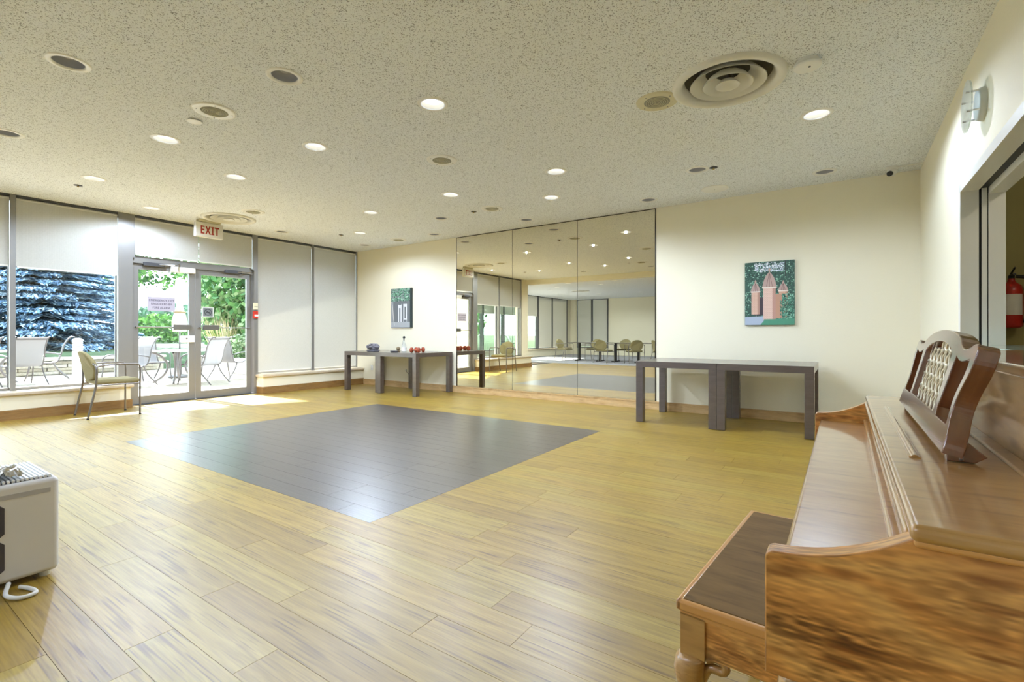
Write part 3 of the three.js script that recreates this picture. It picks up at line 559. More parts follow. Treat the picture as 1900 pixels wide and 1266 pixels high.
    x.strokeStyle = '#e7e4de'; x.lineWidth = 10; x.beginPath(); x.moveTo(w * 0.04, h * 0.3); x.quadraticCurveTo(w * 0.12, h * 0.7, w * 0.17, h * 0.95); x.stroke();
    speckle(x, w, h, 700, ['#3c7a5a', '#5a9a78', '#7fbb98', '#2c5a44', '#a9d3ba', '#1e3e30'], 0, 0.32, 4, 14);
    x.fillStyle = '#2c3a38'; x.fillRect(w * 0.93, 0, w * 0.07, h);
  });
  const d = thing('canvas_print', 'canvas print of a grey doorway under green leaves', 'picture', [-7.305, 1.584, ZB]);
  part('stretcher', rbox(-0.293, -0.392, 0.001, 0.293, 0.392, 0.036, 0.004), std('#3c4644', 0.8), d); const f2 = plate(0.58, 0.778); f2.translate(0, 0, 0.0366); part('print', f2, std('#ffffff', 0.6, { map: t2 }), d);
}
// wall socket and cable under the tables
{
  const o = thing('wall_socket', 'white wall socket below the canvas print by the window', 'socket', [-8.22, 0.36, ZB]);
  const pp = part('plate', rbox(-0.035, -0.055, 0.0005, 0.035, 0.055, 0.008, 0.003), M.white, o); for (const y of [-0.022, 0.022]) part('outlet', rbox(-0.016, y - 0.014, 0.007, 0.016, y + 0.014, 0.010, 0.002), M.offWhite, pp);
  const c = thing('wall_cable', 'thin cable slanting down the wall behind the tables', 'cable', [-6.98, 0, ZB]);
  part('cord', tube([[-0.22, 0.33, 0.006], [-0.12, 0.25, 0.006], [0.0, 0.16, 0.006], [0.06, 0.125, 0.02]], 0.004, 20, 6), M.stoneBrown, c); part('plug', rbox(-0.235, 0.325, 0.001, -0.2, 0.36, 0.016, 0.003), M.offWhite, c);
}

// ---------------------------------------------------------------- stacking arm chair (front towards -z at turn 0)
function makeChair() {
  const t = thing('arm_chair', 'sage fabric arm chair with grey metal legs beside the glass doors', 'chair'), w = 0.285, r = 0.0115;
  const seat = new RoundedBoxGeometry(0.46, 0.06, 0.47, 5, 0.028), p = seat.attributes.position;
  for (let i = 0; i < p.count; i++) p.setY(i, p.getY(i) + 0.012 * Math.cos(p.getZ(i) * 5) - 0.02 * (p.getX(i) / 0.23) ** 2 * (p.getZ(i) < 0 ? 0.4 : 0.2));
  seat.computeVertexNormals(); seat.translate(0, 0.452, -0.02); part('seat', seat, M.fabric, t);
  // back: rounded shield, curved and leaning
  const sh = new THREE.Shape(); sh.moveTo(-0.13, 0); sh.quadraticCurveTo(-0.2, 0.02, -0.225, 0.13); sh.bezierCurveTo(-0.235, 0.26, -0.14, 0.345, 0, 0.345); sh.bezierCurveTo(0.14, 0.345, 0.235, 0.26, 0.225, 0.13); sh.quadraticCurveTo(0.2, 0.02, 0.13, 0); sh.quadraticCurveTo(0, -0.02, -0.13, 0);
  const bg = new THREE.ExtrudeGeometry(sh, { depth: 0.024, bevelEnabled: true, bevelThickness: 0.012, bevelSize: 0.01, bevelSegments: 3, curveSegments: 20 });
  const tess = bg.attributes.position; for (let i = 0; i < tess.count; i++) { const x = tess.getX(i), y = tess.getY(i); tess.setZ(i, tess.getZ(i) - 0.9 * x * x + 0.22 * y); }
  bg.computeVertexNormals(); bg.translate(0, 0.492, 0.215); part('backrest', bg, M.fabric, t);
  for (const s of [-1, 1]) {
    const fl = part('front_leg', tube([[s * w, 0.012, -0.235], [s * w, 0.3, -0.235], [s * w, 0.62, -0.235], [s * w, 0.662, -0.225], [s * w, 0.672, -0.19]], r, 26, 8), M.chairMetal, t);
    part('arm', [tube([[s * w, 0.672, -0.2], [s * w, 0.675, 0], [s * w, 0.66, 0.19], [s * w, 0.652, 0.215]], r, 16, 8)], M.chairMetal, t);
    const rl = part('rear_leg', tube([[s * w, 0.012, 0.30], [s * w, 0.2, 0.262], [s * w, 0.42, 0.222], [s * w, 0.66, 0.222], [s * w * 0.76, 0.69, 0.235]], r * 1.15, 26, 8), M.chairMetal, t);
    part('side_rail', bar([s * w, 0.415, -0.235], [s * w, 0.415, 0.222], 0.009), M.chairMetal, t);
    part('foot', cyl(s * w, 0, -0.235, 0.015, 0.013, 0.016, 12), M.dark, fl); part('foot', cyl(s * w, 0, 0.301, 0.015, 0.013, 0.016, 12), M.dark, rl);
  }
  part('cross_rail', [bar([-w, 0.415, -0.17], [w, 0.415, -0.17], 0.009), bar([-w, 0.415, 0.15], [w, 0.415, 0.15], 0.009)], M.chairMetal, t);
  return t;
}
const chair = makeChair(); chair.position.set(-8.02, 0, -2.33); chair.rotation.y = -0.03;

// ---------------------------------------------------------------- meeting tables and chairs (seen in the mirror)
{
  const mk = (x, z, label) => {
    const t = thing('meeting_table', label, 'table', [x, 0, z]);
    part('top', rbox(-0.76, 0.71, -0.4, 0.76, 0.738, 0.4, 0.006), M.espresso, t);
    for (const s of [-1, 1]) { part('column', rbox(s * 0.45 - 0.04, 0.04, -0.05, s * 0.45 + 0.04, 0.71, 0.05, 0.004), M.dark, t); part('base_foot', rbox(s * 0.45 - 0.045, 0.006, -0.32, s * 0.45 + 0.045, 0.042, 0.32, 0.006), M.dark, t); }
  };
  mk(-8.3, 4.0, 'dark meeting table nearest the shaded windows'); mk(-6.76, 4.0, 'dark middle meeting table between the fabric chairs'); mk(-5.2, 4.0, 'dark meeting table furthest from the shaded windows');
  const spots = [[-9.42, 4.0, -Math.PI / 2 + 0.1, 'at the window end of the meeting tables'], [-8.45, 4.75, 0.05, 'on the far side, first from the window end'], [-7.19, 4.75, -0.06, 'on the far side, second from the window end'], [-7.35, 3.22, Math.PI + 0.12, 'on the near side with its back to the mirror'], [-6.2, 3.25, Math.PI - 0.7, 'pulled out and turned on the near side'], [-5.2, 3.15, Math.PI + 0.9, 'turned sideways at the third table']];
  for (const [x, z, a, l] of spots) copyOf(chair, [x, 0.006, z], a, 'sage fabric arm chair ' + l, 'chairs around the meeting tables');
}

// ---------------------------------------------------------------- serving hatch in the right wall
{
  const { z0, z1, y0, y1 } = OP;
  struct('trim_7', [box(XR - 0.022, y0, z0 - 0.05, XR + 0.001, y1 + 0.05, z0 + 0.012), box(XR - 0.022, y0, z1 - 0.012, XR + 0.001, y1 + 0.05, z1 + 0.05), box(XR - 0.022, y1 - 0.012, z0, XR + 0.001, y1 + 0.05, z1)], M.trimWhite, 'white casing around the serving hatch');
  struct('trim_8', [box(XR, y0, z0, XR + 0.072, y1, z0 + 0.012), box(XR + 0.086, y0, z0, XR + 0.112, y1, z0 + 0.018), box(XR + 0.118, y0, z0, XR + 0.2, y1, z0 + 0.026), box(XR, y1 - 0.012, z0, XR + 0.072, y1, z1), box(XR + 0.118, y1 - 0.05, z0, XR + 0.2, y1, z1)], M.trimWhite, 'white jamb boards of the serving hatch');
  struct('trim_9', [box(XR + 0.07, y0, z0, XR + 0.12, y1, z0 + 0.004), box(XR + 0.072, y1 - 0.004, z0, XR + 0.118, y1, z1)], M.black, 'dark shutter channel of the serving hatch');
  struct('trim_10', [rbox(XR - 0.05, y0 - 0.035, z0 - 0.07, XR + 0.05, y0 - 0.006, z1 + 0.07, 0.006)], M.base, 'pale wooden ledge under the serving hatch');
  const g = thing('counter_glass', 'thin glass counter top lying in the serving hatch', 'counter', [0, 0, 0]);
  part('sheet', rbox(XR - 0.03, y0 - 0.006, z0 + 0.03, XR + 0.3, y0 + 0.006, z1 - 0.02, 0.003), phys({ color: '#cfe4de', roughness: 0.05, transmission: 0.7, thickness: 0 }), g); part('edge', box(XR - 0.034, y0 - 0.005, z0 + 0.03, XR - 0.03, y0 + 0.005, z1 - 0.02), std('#8fb3a8', 0.2), g);
  // the kitchen behind
  struct('wall_kitchen', box(XR + 0.2, 0, -5.85, XR + 3, H, -5.71), M.olive, 'olive kitchen end wall with the fire extinguisher'); struct('wall_kitchen_side', [box(XR + 2.9, 0, -5.7, XR + 3, H, -0.6)], M.olive, 'olive kitchen wall facing the serving hatch'); struct('wall_kitchen_near', box(XR + 0.2, 0, -0.6, XR + 3, H, -0.5), M.olive, 'olive kitchen wall beside the piano');
  struct('floor_kitchen', box(XR + 0.2, -0.012, -5.7, XR + 2.9, 0, -0.6), M.concrete, 'kitchen floor'); struct('ceiling_kitchen', box(XR + 0.2, H, -5.85, XR + 3, H + 0.05, -0.5), M.trimWhite, 'kitchen ceiling');
  const kl = thing('kitchen_light', 'round flush ceiling light in the kitchen behind the hatch', 'light', [1.9, H, -3.2]);
  part('base', lathe([[0.0005, -0.015], [0.17, -0.015], [0.175, 0]]), M.white, kl); part('light_globe', lathe([[0.16, -0.015], [0.15, -0.05], [0.1, -0.075], [0.0005, -0.085]]), std('#fff4dc', 0.5, { emissive: new THREE.Color().setRGB(1, 0.92, 0.75), emissiveIntensity: 1.2 }), kl);
  const kp = new THREE.PointLight(new THREE.Color().setRGB(1, 0.92, 0.75), 1.6, 0, 2); kp.position.set(1.9, H - 0.11, -3.2); kp.castShadow = true; kp.shadow.radius = 3; scene.add(kp);
  const f = thing('fire_extinguisher', 'red fire extinguisher on the kitchen wall behind the hatch', 'extinguisher', [1.135, 1.115, -5.61]);
  part('bracket', box(-0.04, 0.2, -0.092, 0.04, 0.28, -0.07), M.dark, f);
  part('cylinder', lathe([[0.0005, 0], [0.05, 0.0], [0.066, 0.012], [0.07, 0.03], [0.07, 0.3], [0.06, 0.345], [0.03, 0.372], [0.022, 0.39], [0.022, 0.405]], 28), M.extRed, f);
  part('label_sheet', (() => { const c = new THREE.CylinderGeometry(0.071, 0.071, 0.17, 20, 1, true, -0.9, 1.8); c.translate(0, 0.19, 0); return c; })(), std('#d8d4cc', 0.6), f);
  part('valve', [cyl(0, 0.4, 0, 0.02, 0.02, 0.03, 14), rbox(-0.01, 0.425, -0.02, 0.01, 0.44, 0.09, 0.003)], M.black, f); part('lever', bar([0, 0.445, -0.01], [0.0, 0.485, 0.1], 0.007), M.black, f);
  part('hose', tube([[0.02, 0.42, 0.03], [0.08, 0.4, 0.05], [0.1, 0.3, 0.05], [0.085, 0.14, 0.05], [0.07, 0.04, 0.05]], 0.014, 30, 10), M.black, f);
  const tag = extrude([[0, 0], [0.13, -0.12], [0.17, -0.08], [0.03, 0.045]], 0.002); tag.translate(0.09, 0.36, 0.03); part('tag', tag, M.white, f);
}
// wall lamp: a glass disc on stand-offs
{
  const l = thing('wall_lamp', 'oval frosted glass wall lamp on steel stand-offs', 'lamp', [XR, 2.42, -3.93]);
  const disc = new THREE.CylinderGeometry(0.15, 0.15, 0.008, 48); disc.rotateZ(Math.PI / 2); disc.translate(-0.075, 0, 0); part('glass_disc', disc, M.frosted, l);
  const body = lathe([[0.0005, 0.035], [0.08, 0.035], [0.092, 0.025], [0.098, 0]], 40); body.rotateZ(Math.PI / 2); part('back_plate', body, M.wallLamp, l);
  for (let k = 0; k < 4; k++) { const a = k * Math.PI / 2 + 0.6, y = 0.085 * Math.cos(a), z = 0.085 * Math.sin(a); part('stand_off', bar([-0.088, y, z], [-0.03, y, z], 0.006, 10), M.chrome, l); }
}

// ---------------------------------------------------------------- upright piano against the right wall
{
  const zn = -0.768, zf = -2.247, p = thing('upright_piano', 'glossy brown upright piano with closed lid and music desk', 'piano', [0, 0, 0]);
  // end panels: outline in x-y
  const s = new THREE.Shape(); s.moveTo(-0.09, 0.592); s.lineTo(0.25, 0.592); s.lineTo(0.27, 0.02); s.lineTo(0.62, 0.02); s.lineTo(0.62, 0.99); s.lineTo(0.262, 0.99); s.lineTo(0.262, 0.815); s.lineTo(0.075, 0.815);
  s.bezierCurveTo(0.035, 0.79, -0.01, 0.762, -0.082, 0.76); s.quadraticCurveTo(-0.09, 0.758, -0.09, 0.75); s.lineTo(-0.09, 0.592);
  const end = (z) => { const g = new THREE.ExtrudeGeometry(s, { depth: 0.03, bevelEnabled: true, bevelThickness: 0.002, bevelSize: 0.002, bevelSegments: 2, curveSegments: 20 }); g.translate(0, 0, z); return g; };
  part('end_panel', end(zn - 0.03), M.walnut, p).userData.label = 'walnut end panel with curved arm'; part('end_panel', end(zf), M.walnut, p);
  const za = zf + 0.032, zb = zn - 0.032;
  part('key_cover', [rbox(-0.075, 0.712, za, 0.085, 0.735, zb, 0.006)], M.piano, p);
  part('cover_knob', [cyl(-0.068, 0.733, zb - 0.03, 0.005, 0.004, 0.006, 12)], M.brass, p);
  part('key_slip', rbox(-0.08, 0.655, za, -0.055, 0.715, zb, 0.004), M.piano, p); part('key_bed', rbox(-0.085, 0.594, za, 0.27, 0.655, zb, 0.004), M.walnut, p);
  part('cover_moulding', [rbox(0.058, 0.733, za, 0.09, 0.752, zb, 0.006), rbox(0.074, 0.75, za, 0.1, 0.79, zb, 0.004), rbox(0.062, 0.788, za, 0.1, 0.815, zb, 0.009, 3)], M.piano, p);
  part('shelf', [rbox(0.066, 0.813, zf - 0.012, 0.27, 0.835, zn + 0.012, 0.009, 4)], M.piano, p);
  part('shelf_edge', [rbox(0.07, 0.806, zf - 0.008, 0.262, 0.818, zn + 0.008, 0.005, 3)], M.pianoEdge, p);
  part('hinge_strip', rbox(0.236, 0.834, zf, 0.262, 0.842, zn, 0.003), M.piano, p);
  part('upper_panel', rbox(0.262, 0.835, za, 0.285, 0.99, zb, 0.004), M.piano, p);
  part('top_lid', rbox(0.244, 0.99, zf - 0.014, 0.635, 1.012, zn + 0.014, 0.007, 3), M.piano, p);
  part('lower_panel', box(0.268, 0.12, za, 0.285, 0.594, zb), M.piano, p); part('bottom_board', box(0.26, 0.02, za, 0.6, 0.12, zb), M.piano, p); part('back_frame', box(0.56, 0.1, za, 0.61, 0.985, zb), M.bark, p);
  part('pencil_rail', [(() => { const g = new THREE.CylinderGeometry(0.006, 0.006, 0.745, 14, 1, false, 0, Math.PI); g.rotateX(Math.PI / 2); g.rotateZ(Math.PI / 2); g.translate(0.109, 0.835, -1.54); return g; })(), rbox(0.1, 0.8345, -1.913, 0.118, 0.837, -1.167, 0.001)], M.piano, p);
  // cabriole front legs and pedals
  const leg = (z) => { const rings = []; for (let i = 0; i <= 16; i++) { const k = i / 16, y = 0.592 - 0.572 * k, r = 0.032 - 0.014 * Math.sin(k * 2.2) + 0.012 * Math.max(0, k - 0.85) * 6, o = -0.028 * Math.sin(k * 3.6); rings.push(Array.from({ length: 12 }, (_, j) => { const a = -j / 12 * 6.2832; return [-0.045 + o + r * Math.cos(a), y, z + r * Math.sin(a)]; })); } return loft(rings.reverse()); };
  part('front_leg', leg(zn - 0.05), M.piano, p); part('front_leg', leg(zf + 0.05), M.piano, p);
  for (const z of [-0.1, 0, 0.1]) part('pedal', rbox(0.14, 0.055, -1.5 + z - 0.018, 0.27, 0.068, -1.5 + z + 0.018, 0.005), M.brass, p);

  // music desk standing on the shelf: drawn in a plane (s along the piano, t up), then leaned back
  const d = thing('music_desk', 'curved wooden music desk with wire lattice on the piano', 'music stand', [0.155, 0.840, -1.15]);
  d.rotation.set(0, 0, 0);
  const inner = new THREE.Group(); // only used to compute the matrix
  inner.rotation.set(0, Math.PI / 2, 0); inner.updateMatrix();
  const lean = new THREE.Matrix4().makeRotationZ(-0.25), place = (g) => { g.applyMatrix4(inner.matrix); g.applyMatrix4(lean); return g; };
  // plane x = s (0 at the near end, growing away), after the turn s runs towards -z; y = t
  const o = new THREE.Shape(); o.moveTo(0.0, 0.012); o.lineTo(0.80, 0.012);
  o.bezierCurveTo(0.80, 0.06, 0.765, 0.07, 0.77, 0.10); o.bezierCurveTo(0.775, 0.14, 0.815, 0.15, 0.805, 0.2); o.quadraticCurveTo(0.79, 0.215, 0.75, 0.203); o.quadraticCurveTo(0.70, 0.19, 0.66, 0.205); o.bezierCurveTo(0.58, 0.248, 0.22, 0.248, 0.14, 0.205); o.quadraticCurveTo(0.10, 0.19, 0.05, 0.203); o.quadraticCurveTo(0.01, 0.215, -0.005, 0.2);
  o.bezierCurveTo(-0.015, 0.15, 0.025, 0.14, 0.03, 0.10); o.bezierCurveTo(0.035, 0.07, 0.0, 0.06, 0.0, 0.012);
  const path = (pts) => { const q = new THREE.Path(); q.moveTo(...pts[0]); for (const a of pts.slice(1)) a.length === 2 ? q.lineTo(...a) : q.bezierCurveTo(...a); return q; };
  o.holes.push(path([[0.04, 0.055], [0.168, 0.055], [0.178, 0.075], [0.165, 0.10, 0.172, 0.15, 0.158, 0.186], [0.115, 0.172, 0.07, 0.174, 0.028, 0.184], [0.014, 0.15, 0.052, 0.13, 0.05, 0.1], [0.05, 0.085, 0.04, 0.07, 0.04, 0.055]]));
  o.holes.push(path([[0.76, 0.055], [0.632, 0.055], [0.622, 0.075], [0.635, 0.10, 0.628, 0.15, 0.642, 0.186], [0.685, 0.172, 0.73, 0.174, 0.772, 0.184], [0.786, 0.15, 0.748, 0.13, 0.75, 0.1], [0.75, 0.085, 0.76, 0.07, 0.76, 0.055]]));
  o.holes.push(path([[0.205, 0.058], [0.595, 0.058], [0.595, 0.185], [0.52, 0.222, 0.28, 0.222, 0.205, 0.185], [0.205, 0.058]]));
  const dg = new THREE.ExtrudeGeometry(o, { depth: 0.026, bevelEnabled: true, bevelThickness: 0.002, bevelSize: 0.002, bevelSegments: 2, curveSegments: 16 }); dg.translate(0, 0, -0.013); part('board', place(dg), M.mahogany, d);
  const lat = []; const N = 7, y0 = 0.056;
  for (let i = 0; i <= N; i++) for (let j = 0; j < 5; j++) {
    const x = 0.205 + 0.39 * i / N, sgn = (i + j) % 2 ? 1 : -1, ya = y0 + j * 0.034, yb = y0 + (j + 1) * 0.034;
    const top = 0.186 + 0.03 * Math.sin(Math.PI * i / N); if (yb > top + 0.012) continue;
    for (const k of [0.021, -0.021]) { const xa = Math.min(0.595, Math.max(0.205, x + sgn * k * 0.0)), xb = Math.min(0.595, Math.max(0.205, x + k)); lat.push(tube([[xa, ya, 0], [(xa + xb) / 2 + k * 0.25, (ya + yb) / 2, 0.003], [xb, yb, 0]], 0.0026, 6, 5), tube([[xb, ya, 0], [(xa + xb) / 2 + k * 0.25, (ya + yb) / 2, -0.003], [xa, yb, 0]], 0.0026, 6, 5)); }
    const k2 = new THREE.SphereGeometry(0.0055, 8, 6); k2.translate(x, yb, 0); lat.push(k2);
  }
  part('lattice', place(fix(lat)), M.lattice, d);
  for (const z of [0.03, 0.77]) {
    const b = rbox(z - 0.012, -0.002, 0.014, z + 0.012, 0.05, 0.022, 0.003); b.rotateY(Math.PI / 2); part('hinge_bracket', b, M.steel, d);
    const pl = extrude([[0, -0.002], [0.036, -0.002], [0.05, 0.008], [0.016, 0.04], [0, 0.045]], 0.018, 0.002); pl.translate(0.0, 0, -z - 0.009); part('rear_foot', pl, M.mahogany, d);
  }
}
// piano bench
{
  const y = 0.48, b = thing('piano_bench', 'brown wooden piano bench with curved legs in front of piano', 'bench', [-0.105, 0, -1.428], -0.073);
  const w = 0.178, d = 0.349;
  part('seat', rbox(-w + 0.012, y - 0.02, -d + 0.012, w - 0.012, y, d - 0.012, 0.003), phys({ color: '#ffffff', map: seatTex, roughness: 0.6, specularIntensity: 0.35 }), b);
  part('seat_edge', [rbox(-w, y - 0.024, -d, -w + 0.016, y - 0.001, d, 0.006, 3), rbox(w - 0.016, y - 0.024, -d, w, y - 0.001, d, 0.006, 3), rbox(-w, y - 0.024, d - 0.016, w, y - 0.001, d, 0.006, 3), rbox(-w, y - 0.024, -d, w, y - 0.001, -d + 0.016, 0.006, 3)], M.pianoEdge, b);
  part('moulding', [box(-w + 0.008, y - 0.034, -d + 0.008, w - 0.008, y - 0.022, d - 0.008)], M.pianoEdge, b);
  for (const s of [-1, 1]) { part('apron', box(-w + 0.03, y - 0.115, s * (d - 0.024) - 0.009, w - 0.03, y - 0.032, s * (d - 0.024) + 0.009), M.walnut, b); part('apron', box(s * (w - 0.024) - 0.009, y - 0.115, -d + 0.03, s * (w - 0.024) + 0.009, y - 0.032, d - 0.03), M.walnut, b); }
  const legM = M.piano;
  for (const sx of [-1, 1]) for (const sz of [-1, 1]) {
    const cx = sx * (w - 0.034), cz = sz * (d - 0.034), rings = [];
    const prof = [[0.0, 0.014, 0.03], [0.012, 0.022, 0.028], [0.028, 0.020, 0.018], [0.07, 0.013, 0.006], [0.14, 0.0155, -0.004], [0.22, 0.021, 0.004], [0.28, 0.027, 0.012], [0.325, 0.031, 0.016], [0.352, 0.030, 0.012], [0.362, 0.027, 0.002]];
    for (const [yy, r, off] of prof) rings.push(Array.from({ length: 14 }, (_, j) => { const a = -j / 14 * 6.2832, q = 1 / Math.pow(Math.abs(Math.cos(a)) ** 3 + Math.abs(Math.sin(a)) ** 3, 1 / 3); return [cx + sx * off * 0.7 + r * q * Math.cos(a), yy, cz + sz * off * 0.7 + r * q * Math.sin(a)]; }));
    const lg = part('leg', [loft(rings), box(cx - 0.026, 0.36, cz - 0.026, cx + 0.026, y - 0.03, cz + 0.026)], legM, b);
    const sc = [tube([[cx - sx * 0.024, 0.352, cz], [cx - sx * 0.045, 0.362, cz], [cx - sx * 0.062, 0.352, cz], [cx - sx * 0.058, 0.338, cz], [cx - sx * 0.03, 0.335, cz], [cx - sx * 0.012, 0.30, cz]], 0.010, 24, 8)];
    part('scroll', sc, legM, lg);
  }
}

// ---------------------------------------------------------------- dehumidifier at the lower left, foil on top of it
{
  const x0 = -3.30, x1 = -2.885, z0 = -0.655, z1 = -0.30, y0 = 0.022, y1 = 0.445;
  const a = thing('dehumidifier', 'white boxy dehumidifier with slatted top and dark grips', 'appliance', [0, 0, 0]);
  part('body', [rbox(x0, y0, z0, x1, y1 - 0.012, z1, 0.02, 4)], M.appliance, a);
  part('side_groove', [box(x1 - 0.004, 0.372, z0 + 0.03, x1 + 0.0015, 0.392, z1 - 0.03)], std('#b4b0ae', 0.5), a);
  for (const y of [0.07, 0.22]) part('grip', extrude([[0.172, y + 0.012], [0.186, y], [0.25, y], [0.25, y + 0.132], [0.186, y + 0.132], [0.172, y + 0.118]], 0.004).rotateY(-Math.PI / 2).translate(x1 + 0.002, 0, z0).scale(1, 1, 1), M.applianceDark, a);
  const n = 22; for (let i = 0; i < n; i++) { const z = z0 + 0.02 + (z1 - z0 - 0.04) * (i + 0.25) / n; part('top_slat', box(x0 + 0.02, y1 - 0.014, z, x1 - 0.02, y1, z + 0.0085), M.white, a); }
  part('top_well', box(x0 + 0.02, y1 - 0.013, z0 + 0.02, x1 - 0.02, y1 - 0.0105, z1 - 0.02), M.black, a);
  for (const x of [x0 + 0.04, x1 - 0.04]) for (const z of [z0 + 0.04, z1 - 0.04]) part('foot', cyl(x, 0, z, 0.018, 0.02, 0.024, 16), M.offWhite, a);
  const f = thing('foil_sheet', 'crumpled silver foil sheet lying on the dehumidifier slats', 'foil', [-3.02, y1, -0.47]);
  const g = new THREE.PlaneGeometry(0.2, 0.16, 26, 22); g.rotateX(-Math.PI / 2); const p = g.attributes.position;
  for (let i = 0; i < p.count; i++) p.setY(i, 0.004 + 0.022 * noise(p.getX(i) * 60 + 50, p.getZ(i) * 60 + 50, 97, 97, 3) + 0.012 * noise(p.getX(i) * 140 + 50, p.getZ(i) * 140 + 50, 97, 97, 5));
  const gf = toCreasedNormals(g, 0.3); part('sheet', gf, std('#d8d8da', 0.18, { metalness: 1, side: THREE.DoubleSide }), f); part('edge_roll', tube([[-0.1, 0.01, 0.08], [0, 0.014, 0.082], [0.1, 0.01, 0.078]], 0.006, 20, 6), M.foil, f);
  const c = thing('power_cord', 'white power cord looped on the floor by the dehumidifier', 'cord', [-2.74, 0, -0.47]);
  part('cord', tube([[-0.12, 0.03, -0.02], [-0.04, 0.012, 0.0], [0.02, 0.009, -0.035], [0.012, 0.008, -0.075], [-0.04, 0.008, -0.075], [-0.1, 0.01, -0.05]], 0.008, 40, 8), M.cable, c); part('plug', rbox(-0.03, 0.003, 0.03, 0.02, 0.03, 0.085, 0.008), M.cable, c);
}

// ---------------------------------------------------------------- outdoors
struct('ground_patio', box(-19, -0.22, -20, XW - 0.05, -0.03, ZJ + 12), M.patio, 'pale paved patio outside the glass doors').userData.category = 'patio';
{
  const g = new THREE.PlaneGeometry(90, 120, 60, 60); g.rotateX(-Math.PI / 2); g.translate(-62.6, 0, -10); const p = g.attributes.position;
  for (let i = 0; i < p.count; i++) { const d = -17.6 - p.getX(i); p.setY(i, d < 0.8 ? -0.06 : 0.30 + 0.35 * Math.min(1, d / 12) + 0.25 * noise(p.getX(i) * 0.1 + 40, p.getZ(i) * 0.1 + 40, 97, 97, 9)); }
  g.computeVertexNormals(); const uv = g.attributes.uv; for (let i = 0; i < uv.count; i++) uv.setXY(i, p.getX(i), p.getZ(i));
  const l = struct('ground_lawn', g, M.lawn, 'green lawn rising behind the patio'); l.userData.category = 'lawn';
}
// slab that shades the upper part of the windows (upper storey, edge oblique to the wall)
{
  const g = extrude([[XW - 0.1, 9], [XR + 2, 9], [XR + 2, -9], [XW - 0.1, -9], [-12.17, -8.2], [-15.84, 1.6]].map(([x, z]) => [x, -z]), 0.3); g.rotateX(-Math.PI / 2); g.translate(0, 5.0, 0);
  const r = struct('ceiling_upper', g, M.concrete, 'projecting upper storey slab above the windows'); r.userData.category = 'roof';
}
// low stone walls
{
  const w = thing('stone_wall', 'low wall of long pale stones behind the patio chairs', 'wall', [-17.9, -0.03, 0]);
  part('core', box(0.05, 0, -6.4, 0.4, 0.36, 8), M.concrete, w);
  const mats = ['#ffffff', '#e8e4dc', '#f4f0ea', '#d8d4cc'].map((c) => std(c, 0.9, { map: stoneTex }));
  for (let r = 0; r < 4; r++) { const y = 0.015 + r * 0.09; for (let z = -6.4 + rr(0, 0.4); z < 3;) { const l = rr(0.35, 0.95); part('stone', rbox(rr(-0.03, 0.01), y, z, 0.3, y + 0.082, z + l - 0.015, 0.015), mats[(rnd() * 4) | 0], w).position.x = 0.2; z += l; } }
  for (let z = -6.4; z < 3; z += 1.2) part('cap_stone', rbox(0.0, 0.385, z, 0.62, 0.46, z + 1.185, 0.015), mats[0], w);
  const c = thing('planter_wall', 'low pale concrete planter wall under the green bushes', 'wall', [-13.9, -0.03, -8.75]);
  part('face', rbox(-2.4, 0, -0.2, 2.6, 0.40, 2.0, 0.02), M.concrete, c); part('coping', rbox(-2.45, 0.40, -0.25, 2.65, 0.44, 2.05, 0.01), M.concrete, c);
}
// bollard light
{
  const b = thing('bollard', 'white louvred bollard light at the edge of the patio', 'bollard', [-16.5, -0.03, -4.1]);
  part('post', cyl(0, 0, 0, 0.11, 0.11, 0.62, 28), M.bollard, b); part('core', cyl(0, 0.62, 0, 0.06, 0.06, 0.3, 20), M.frosted, b);
  for (let i = 0; i < 6; i++) part('louvre', cyl(0, 0.635 + i * 0.046, 0, 0.112, 0.09, 0.03, 28), M.bollard, b);
  part('cap', lathe([[0.112, 0.905], [0.112, 0.93], [0.09, 0.965], [0.04, 0.985], [0.0005, 0.99]], 28), M.bollard, b);
}
// patio sling chair, front towards -z at turn 0
function makeSling(cloth, frame) {
  const t = thing('patio_chair', 'x', 'chair'), w = 0.27;
  const prof = [[0.42, -0.30], [0.44, -0.24], [0.41, -0.05], [0.40, 0.10], [0.44, 0.2], [0.62, 0.27], [0.80, 0.31], [0.93, 0.37], [1.0, 0.42], [1.03, 0.47], [1.02, 0.51]];
  const rings = new THREE.CatmullRomCurve3(prof.map(([y, z]) => V(0, y, z))).getPoints(40).map((p) => [[-w + 0.02, p.y, p.z], [w - 0.02, p.y, p.z], [w - 0.02, p.y - 0.003, p.z + 0.006], [-w + 0.02, p.y - 0.003, p.z + 0.006]]);
  part('sling', loft(rings), cloth, t);
  for (const s of [-1, 1]) {
    part('side_rail', tube(prof.map(([y, z]) => [s * w, y, z]), 0.014, 40, 8), frame, t);
    part('arm', tube([[s * (w + 0.03), 0.4, -0.28], [s * (w + 0.04), 0.58, -0.27], [s * (w + 0.04), 0.645, -0.18], [s * (w + 0.04), 0.645, 0.05], [s * (w + 0.02), 0.6, 0.26]], 0.014, 30, 8), frame, t);
    part('front_leg', tube([[s * (w + 0.03), 0.42, -0.27], [s * (w + 0.03), 0.2, -0.3], [s * (w + 0.03), 0.0, -0.36]], 0.014, 16, 8), frame, t);
    part('rear_leg', tube([[s * (w + 0.02), 0.42, 0.12], [s * (w + 0.02), 0.25, 0.2], [s * (w + 0.02), 0.0, 0.42]], 0.014, 16, 8), frame, t);
  }
  part('cross_bar', [bar([-w, 0.4, -0.1], [w, 0.4, -0.1], 0.012), bar([-w, 0.98, 0.42], [w, 0.98, 0.42], 0.012)], frame, t);
  return t;
}
